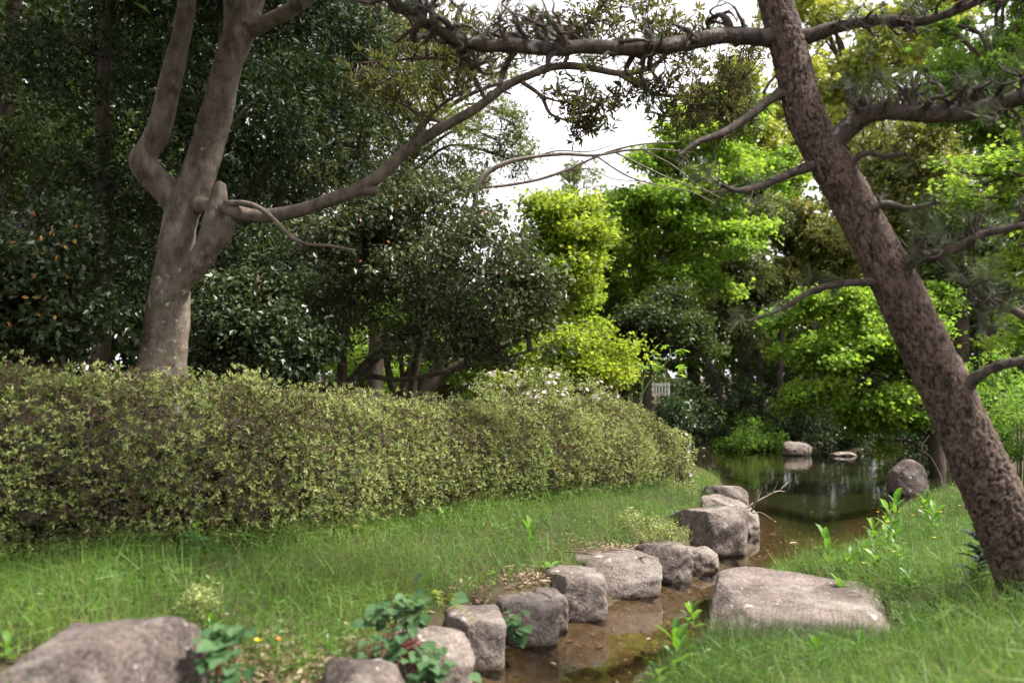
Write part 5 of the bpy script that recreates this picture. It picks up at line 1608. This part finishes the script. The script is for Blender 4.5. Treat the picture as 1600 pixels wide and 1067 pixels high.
# strap-leaved grass tufts behind the hedge and the pale shoot hanging on its face
SASA = [leaf_mesh('strap_leaf', ov * [1, .35, 1.6], oT, M['grass'], q) for q in (.3, .55)]
for lab, px, py, d, n, L in [('tuft of strap leaves left of the forked trunk', 185, 600, 8.3, 16, .42), ('tuft of strap leaves right of the forked trunk', 330, 612, 8.4, 9, .28),
                             ('fan of long strap leaves in the gap behind the hedge', 450, 625, 10.5, 18, .6)]:
    leafy_weed('strap_leaf_tuft', lab, px, py, d, n, L, 1.0, SASA, 'strap-leaved tufts behind the hedge', .8, .5)
b = W(492, 705, 6.15)
t = thing('pale_straps', 'pale yellow-green strap shoot hanging on the hedge face', 'plant', b)
PALE = leaf_mesh('strap_leaf', ov * [1, .42, -1.2], oT, M['hedge'], 1.0)
for A, L in (((-.35, -.3, -.9), .16), ((.5, -.3, -.35), .15), ((.75, -.2, .1), .13), ((-.6, -.3, .2), .10)):
    place_leaf(PALE, t, b + [0, -.04, 0.02], A, (0, -1, .4), L, .8)

# ------------------------------------------------------------------ twigs, fallen branch, floating leaf, petals
b = W(1160, 808, 9.0); b[2] = .03
t = thing('fallen_branch', 'bare dead branch sticking out of the water beside the boulders', 'branch', b)
for pts in ([(1153, 812, 4), (1175, 795, 4), (1195, 780, 3), (1215, 768, 2.5), (1235, 768, 1.6)], [(1170, 800, 3), (1182, 780, 2.5), (1190, 768, 1.8), (1195, 757, 1.2)], [(1176, 794, 2.5), (1180, 775, 2), (1181, 755, 1.3)],
            [(1210, 772, 2), (1214, 760, 1.6), (1216, 750, 1)], [(1218, 767, 1.8), (1232, 757, 1.4), (1243, 768, 1)], [(1172, 800, 2), (1190, 806, 1.6), (1207, 813, 1)]):
    P, R = polyline(pts, 9.0)
    P = P + RNG.normal(size=P.shape) * .015 + np.linspace(0, 1, len(P))[:, None] * [0, RNG.normal() * .12, 0]
    V, T = tube(P, R, 5, len(pts) * 4, .1, 3, 20); part('twig', V, T, M['bark_pale'], t, True)
for i in range(26):
    cx, cy = .66 + RNG.normal() * .14, 6.30 + RNG.normal() * .09
    th = RNG.uniform(-.9, .9); l = RNG.uniform(.06, .22)
    dirv = np.array([math.cos(th), math.sin(th) * .7, RNG.normal() * .06])
    c0 = np.array([cx, cy, .255 + RNG.uniform(.0, .022)])
    r_ = RNG.uniform(.003, .007)
    V, T = tube([c0 - dirv * l * .5, c0 + RNG.normal(size=3) * .006, c0 + dirv * l * .5], [r_ * .7, r_, r_ * .6], 5, 6, .2, i, 30)
    o = put('dry_twig', tmesh('dry_twig', V - c0, T, True), M['twig']); o.location = tuple(c0)
    tag(o, 'dry brown twig lying in the heap on the long rounded bank stone', 'twig', 'dry twigs on the long rounded stone')
b = G(1233, 849, 0)
V, T, _k = leaf_geo(np.array([[0, 0, .006]]), np.array([[1.0, .15, 0]]), np.array([[0, 0, 1.0]]), np.array([.11]), np.array([.06]), 'oval')
o = put('floating_leaf', tmesh('floating_leaf', V, T, False, tint=np.full(len(V), .9)), M['litter']); o.location = tuple(b)
tag(o, 'dry leaf floating on the water before the right bank', 'leaf')
for k, (px, py) in enumerate([(1010, 1000), (905, 1010), (1120, 850), (1190, 870), (1210, 815), (1270, 800), (1150, 900), (860, 1035)]):
    b = G(px, py, 0); th = RNG.uniform(0, 6.28)
    V, T, _k = leaf_geo(np.array([[0, 0, .004]]), np.array([[math.cos(th), math.sin(th), 0]]), np.array([[0, 0, 1.0]]), np.array([RNG.uniform(.03, .06)]), np.array([.022]), 'oval')
    o = put('floating_leaf', tmesh('floating_leaf', V, T, False, tint=np.full(len(V), RNG.uniform(.3, 1))), M['litter']); o.location = tuple(b)
    tag(o, 'small dry leaf fragment drifting on the shallow stream between the stones', 'leaf', 'leaf fragments on the stream')
P, R = polyline([(1475, 775, 2), (1470, 745, 2), (1455, 715, 1.8), (1440, 700, 1.5), (1452, 680, 1.2)], 12.5)
o = thing('bare_shoot', 'thin bare shoot arching over the water left of the pine trunk', 'branch', P[0])
V, T = tube(P, R, 5, 20); part('stem', V, T, M['bark_pale'], o, True)
for i, (px, py, d, col, lab) in enumerate([(402, 995, 3.6, 'flower_yellow', 'yellow petal on the grass above the low dark stone'), (436, 986, 3.65, 'flower_orange', 'orange petal on the grass above the low dark stone')]):
    p = W(px, py, d); p[2] = tz(p[0], p[1]) + .09
    V, T, _k = leaf_geo(np.zeros((3, 3)), np.array([[1, 0, .5], [-.5, -.8, .6], [-.4, .8, .6]]) * 1.0, np.tile([0, 0, 1.0], (3, 1)), np.full(3, .022), np.full(3, .018), 'oval')
    o = put('fallen_petal', tmesh('fallen_petal', V, T), M[col]); o.location = tuple(p); tag(o, lab, 'petal')
# buttercups on the right bank
FV, FT, _k = leaf_geo(np.zeros((5, 3)), np.array([[math.cos(i * 1.2566), math.sin(i * 1.2566), .5] for i in range(5)]), np.tile([0, 0, 1.0], (5, 1)), np.full(5, .016), np.full(5, .013), 'oval')
BUT = tmesh('flower_head', FV, FT); BUT.materials.append(M['flower_yellow'])
for i, (px, py, d) in enumerate([(1388, 815, 7.0), (1427, 805, 7.4), (1352, 858, 6.3), (1350, 880, 5.9), (1380, 822, 7.0), (1372, 800, 7.4), (1405, 800, 7.4), (1440, 792, 7.8), (1470, 800, 7.0), (1398, 862, 6.0), (1500, 790, 7.4), (1460, 840, 6.0)]):
    p = W(px, py, d); g = tz(p[0], p[1]); g = max(g, 0)
    p[2] = max(p[2], g + .08)
    t = thing('buttercup', 'small yellow buttercup on a thin stem in the right bank grass', 'flower', (p[0], p[1], g), 'buttercups on the right bank')
    V, T = tube([[p[0], p[1], g], p], [.0016, .0012], 4, 4); part('stem', V, T, M['stem_green'], t, True)
    o = put('flower_head', BUT, None, t); o.location = (0, 0, p[2] - g)

# white picket fence glimpsed beyond the hedge end
b = W(1026, 650, 24); b[2] = tz(b[0], b[1])
t = thing('picket_fence', 'short run of white pickets glimpsed beyond the hedge end', 'fence', b)
z0, z1 = W(1024, 614, 24)[2], W(1024, 598, 24)[2]
bx = np.array([(x_, y_, z_) for x_ in (-1, 1) for y_ in (-1, 1) for z_ in (0, 1)], float)
bT = np.array([(0, 1, 3), (0, 3, 2), (4, 6, 7), (4, 7, 5), (0, 4, 5), (0, 5, 1), (2, 3, 7), (2, 7, 6), (1, 5, 7), (1, 7, 3), (0, 2, 6), (0, 6, 4)])
PK = tmesh('picket', bx * [.02, .012, z1 - z0 + .08], bT); PK.materials.append(M['paint_white'])
for k in range(9):
    o = put('picket', PK, None, t); o.location = ((k - 4) * .085, 0, z0 - .08 - b[2])
for zz in (z0 - .03, z1 - .06):
    part('rail', bx * [.38, .012, .03] + [b[0], b[1] + .026, zz], bT, M['paint_white'], t)
for s_ in (-.36, .36):
    part('post', bx * [.03, .03, z1 - b[2] - .02] + [b[0] + s_, b[1] + .08, b[2]], bT, M['paint_white'], t)
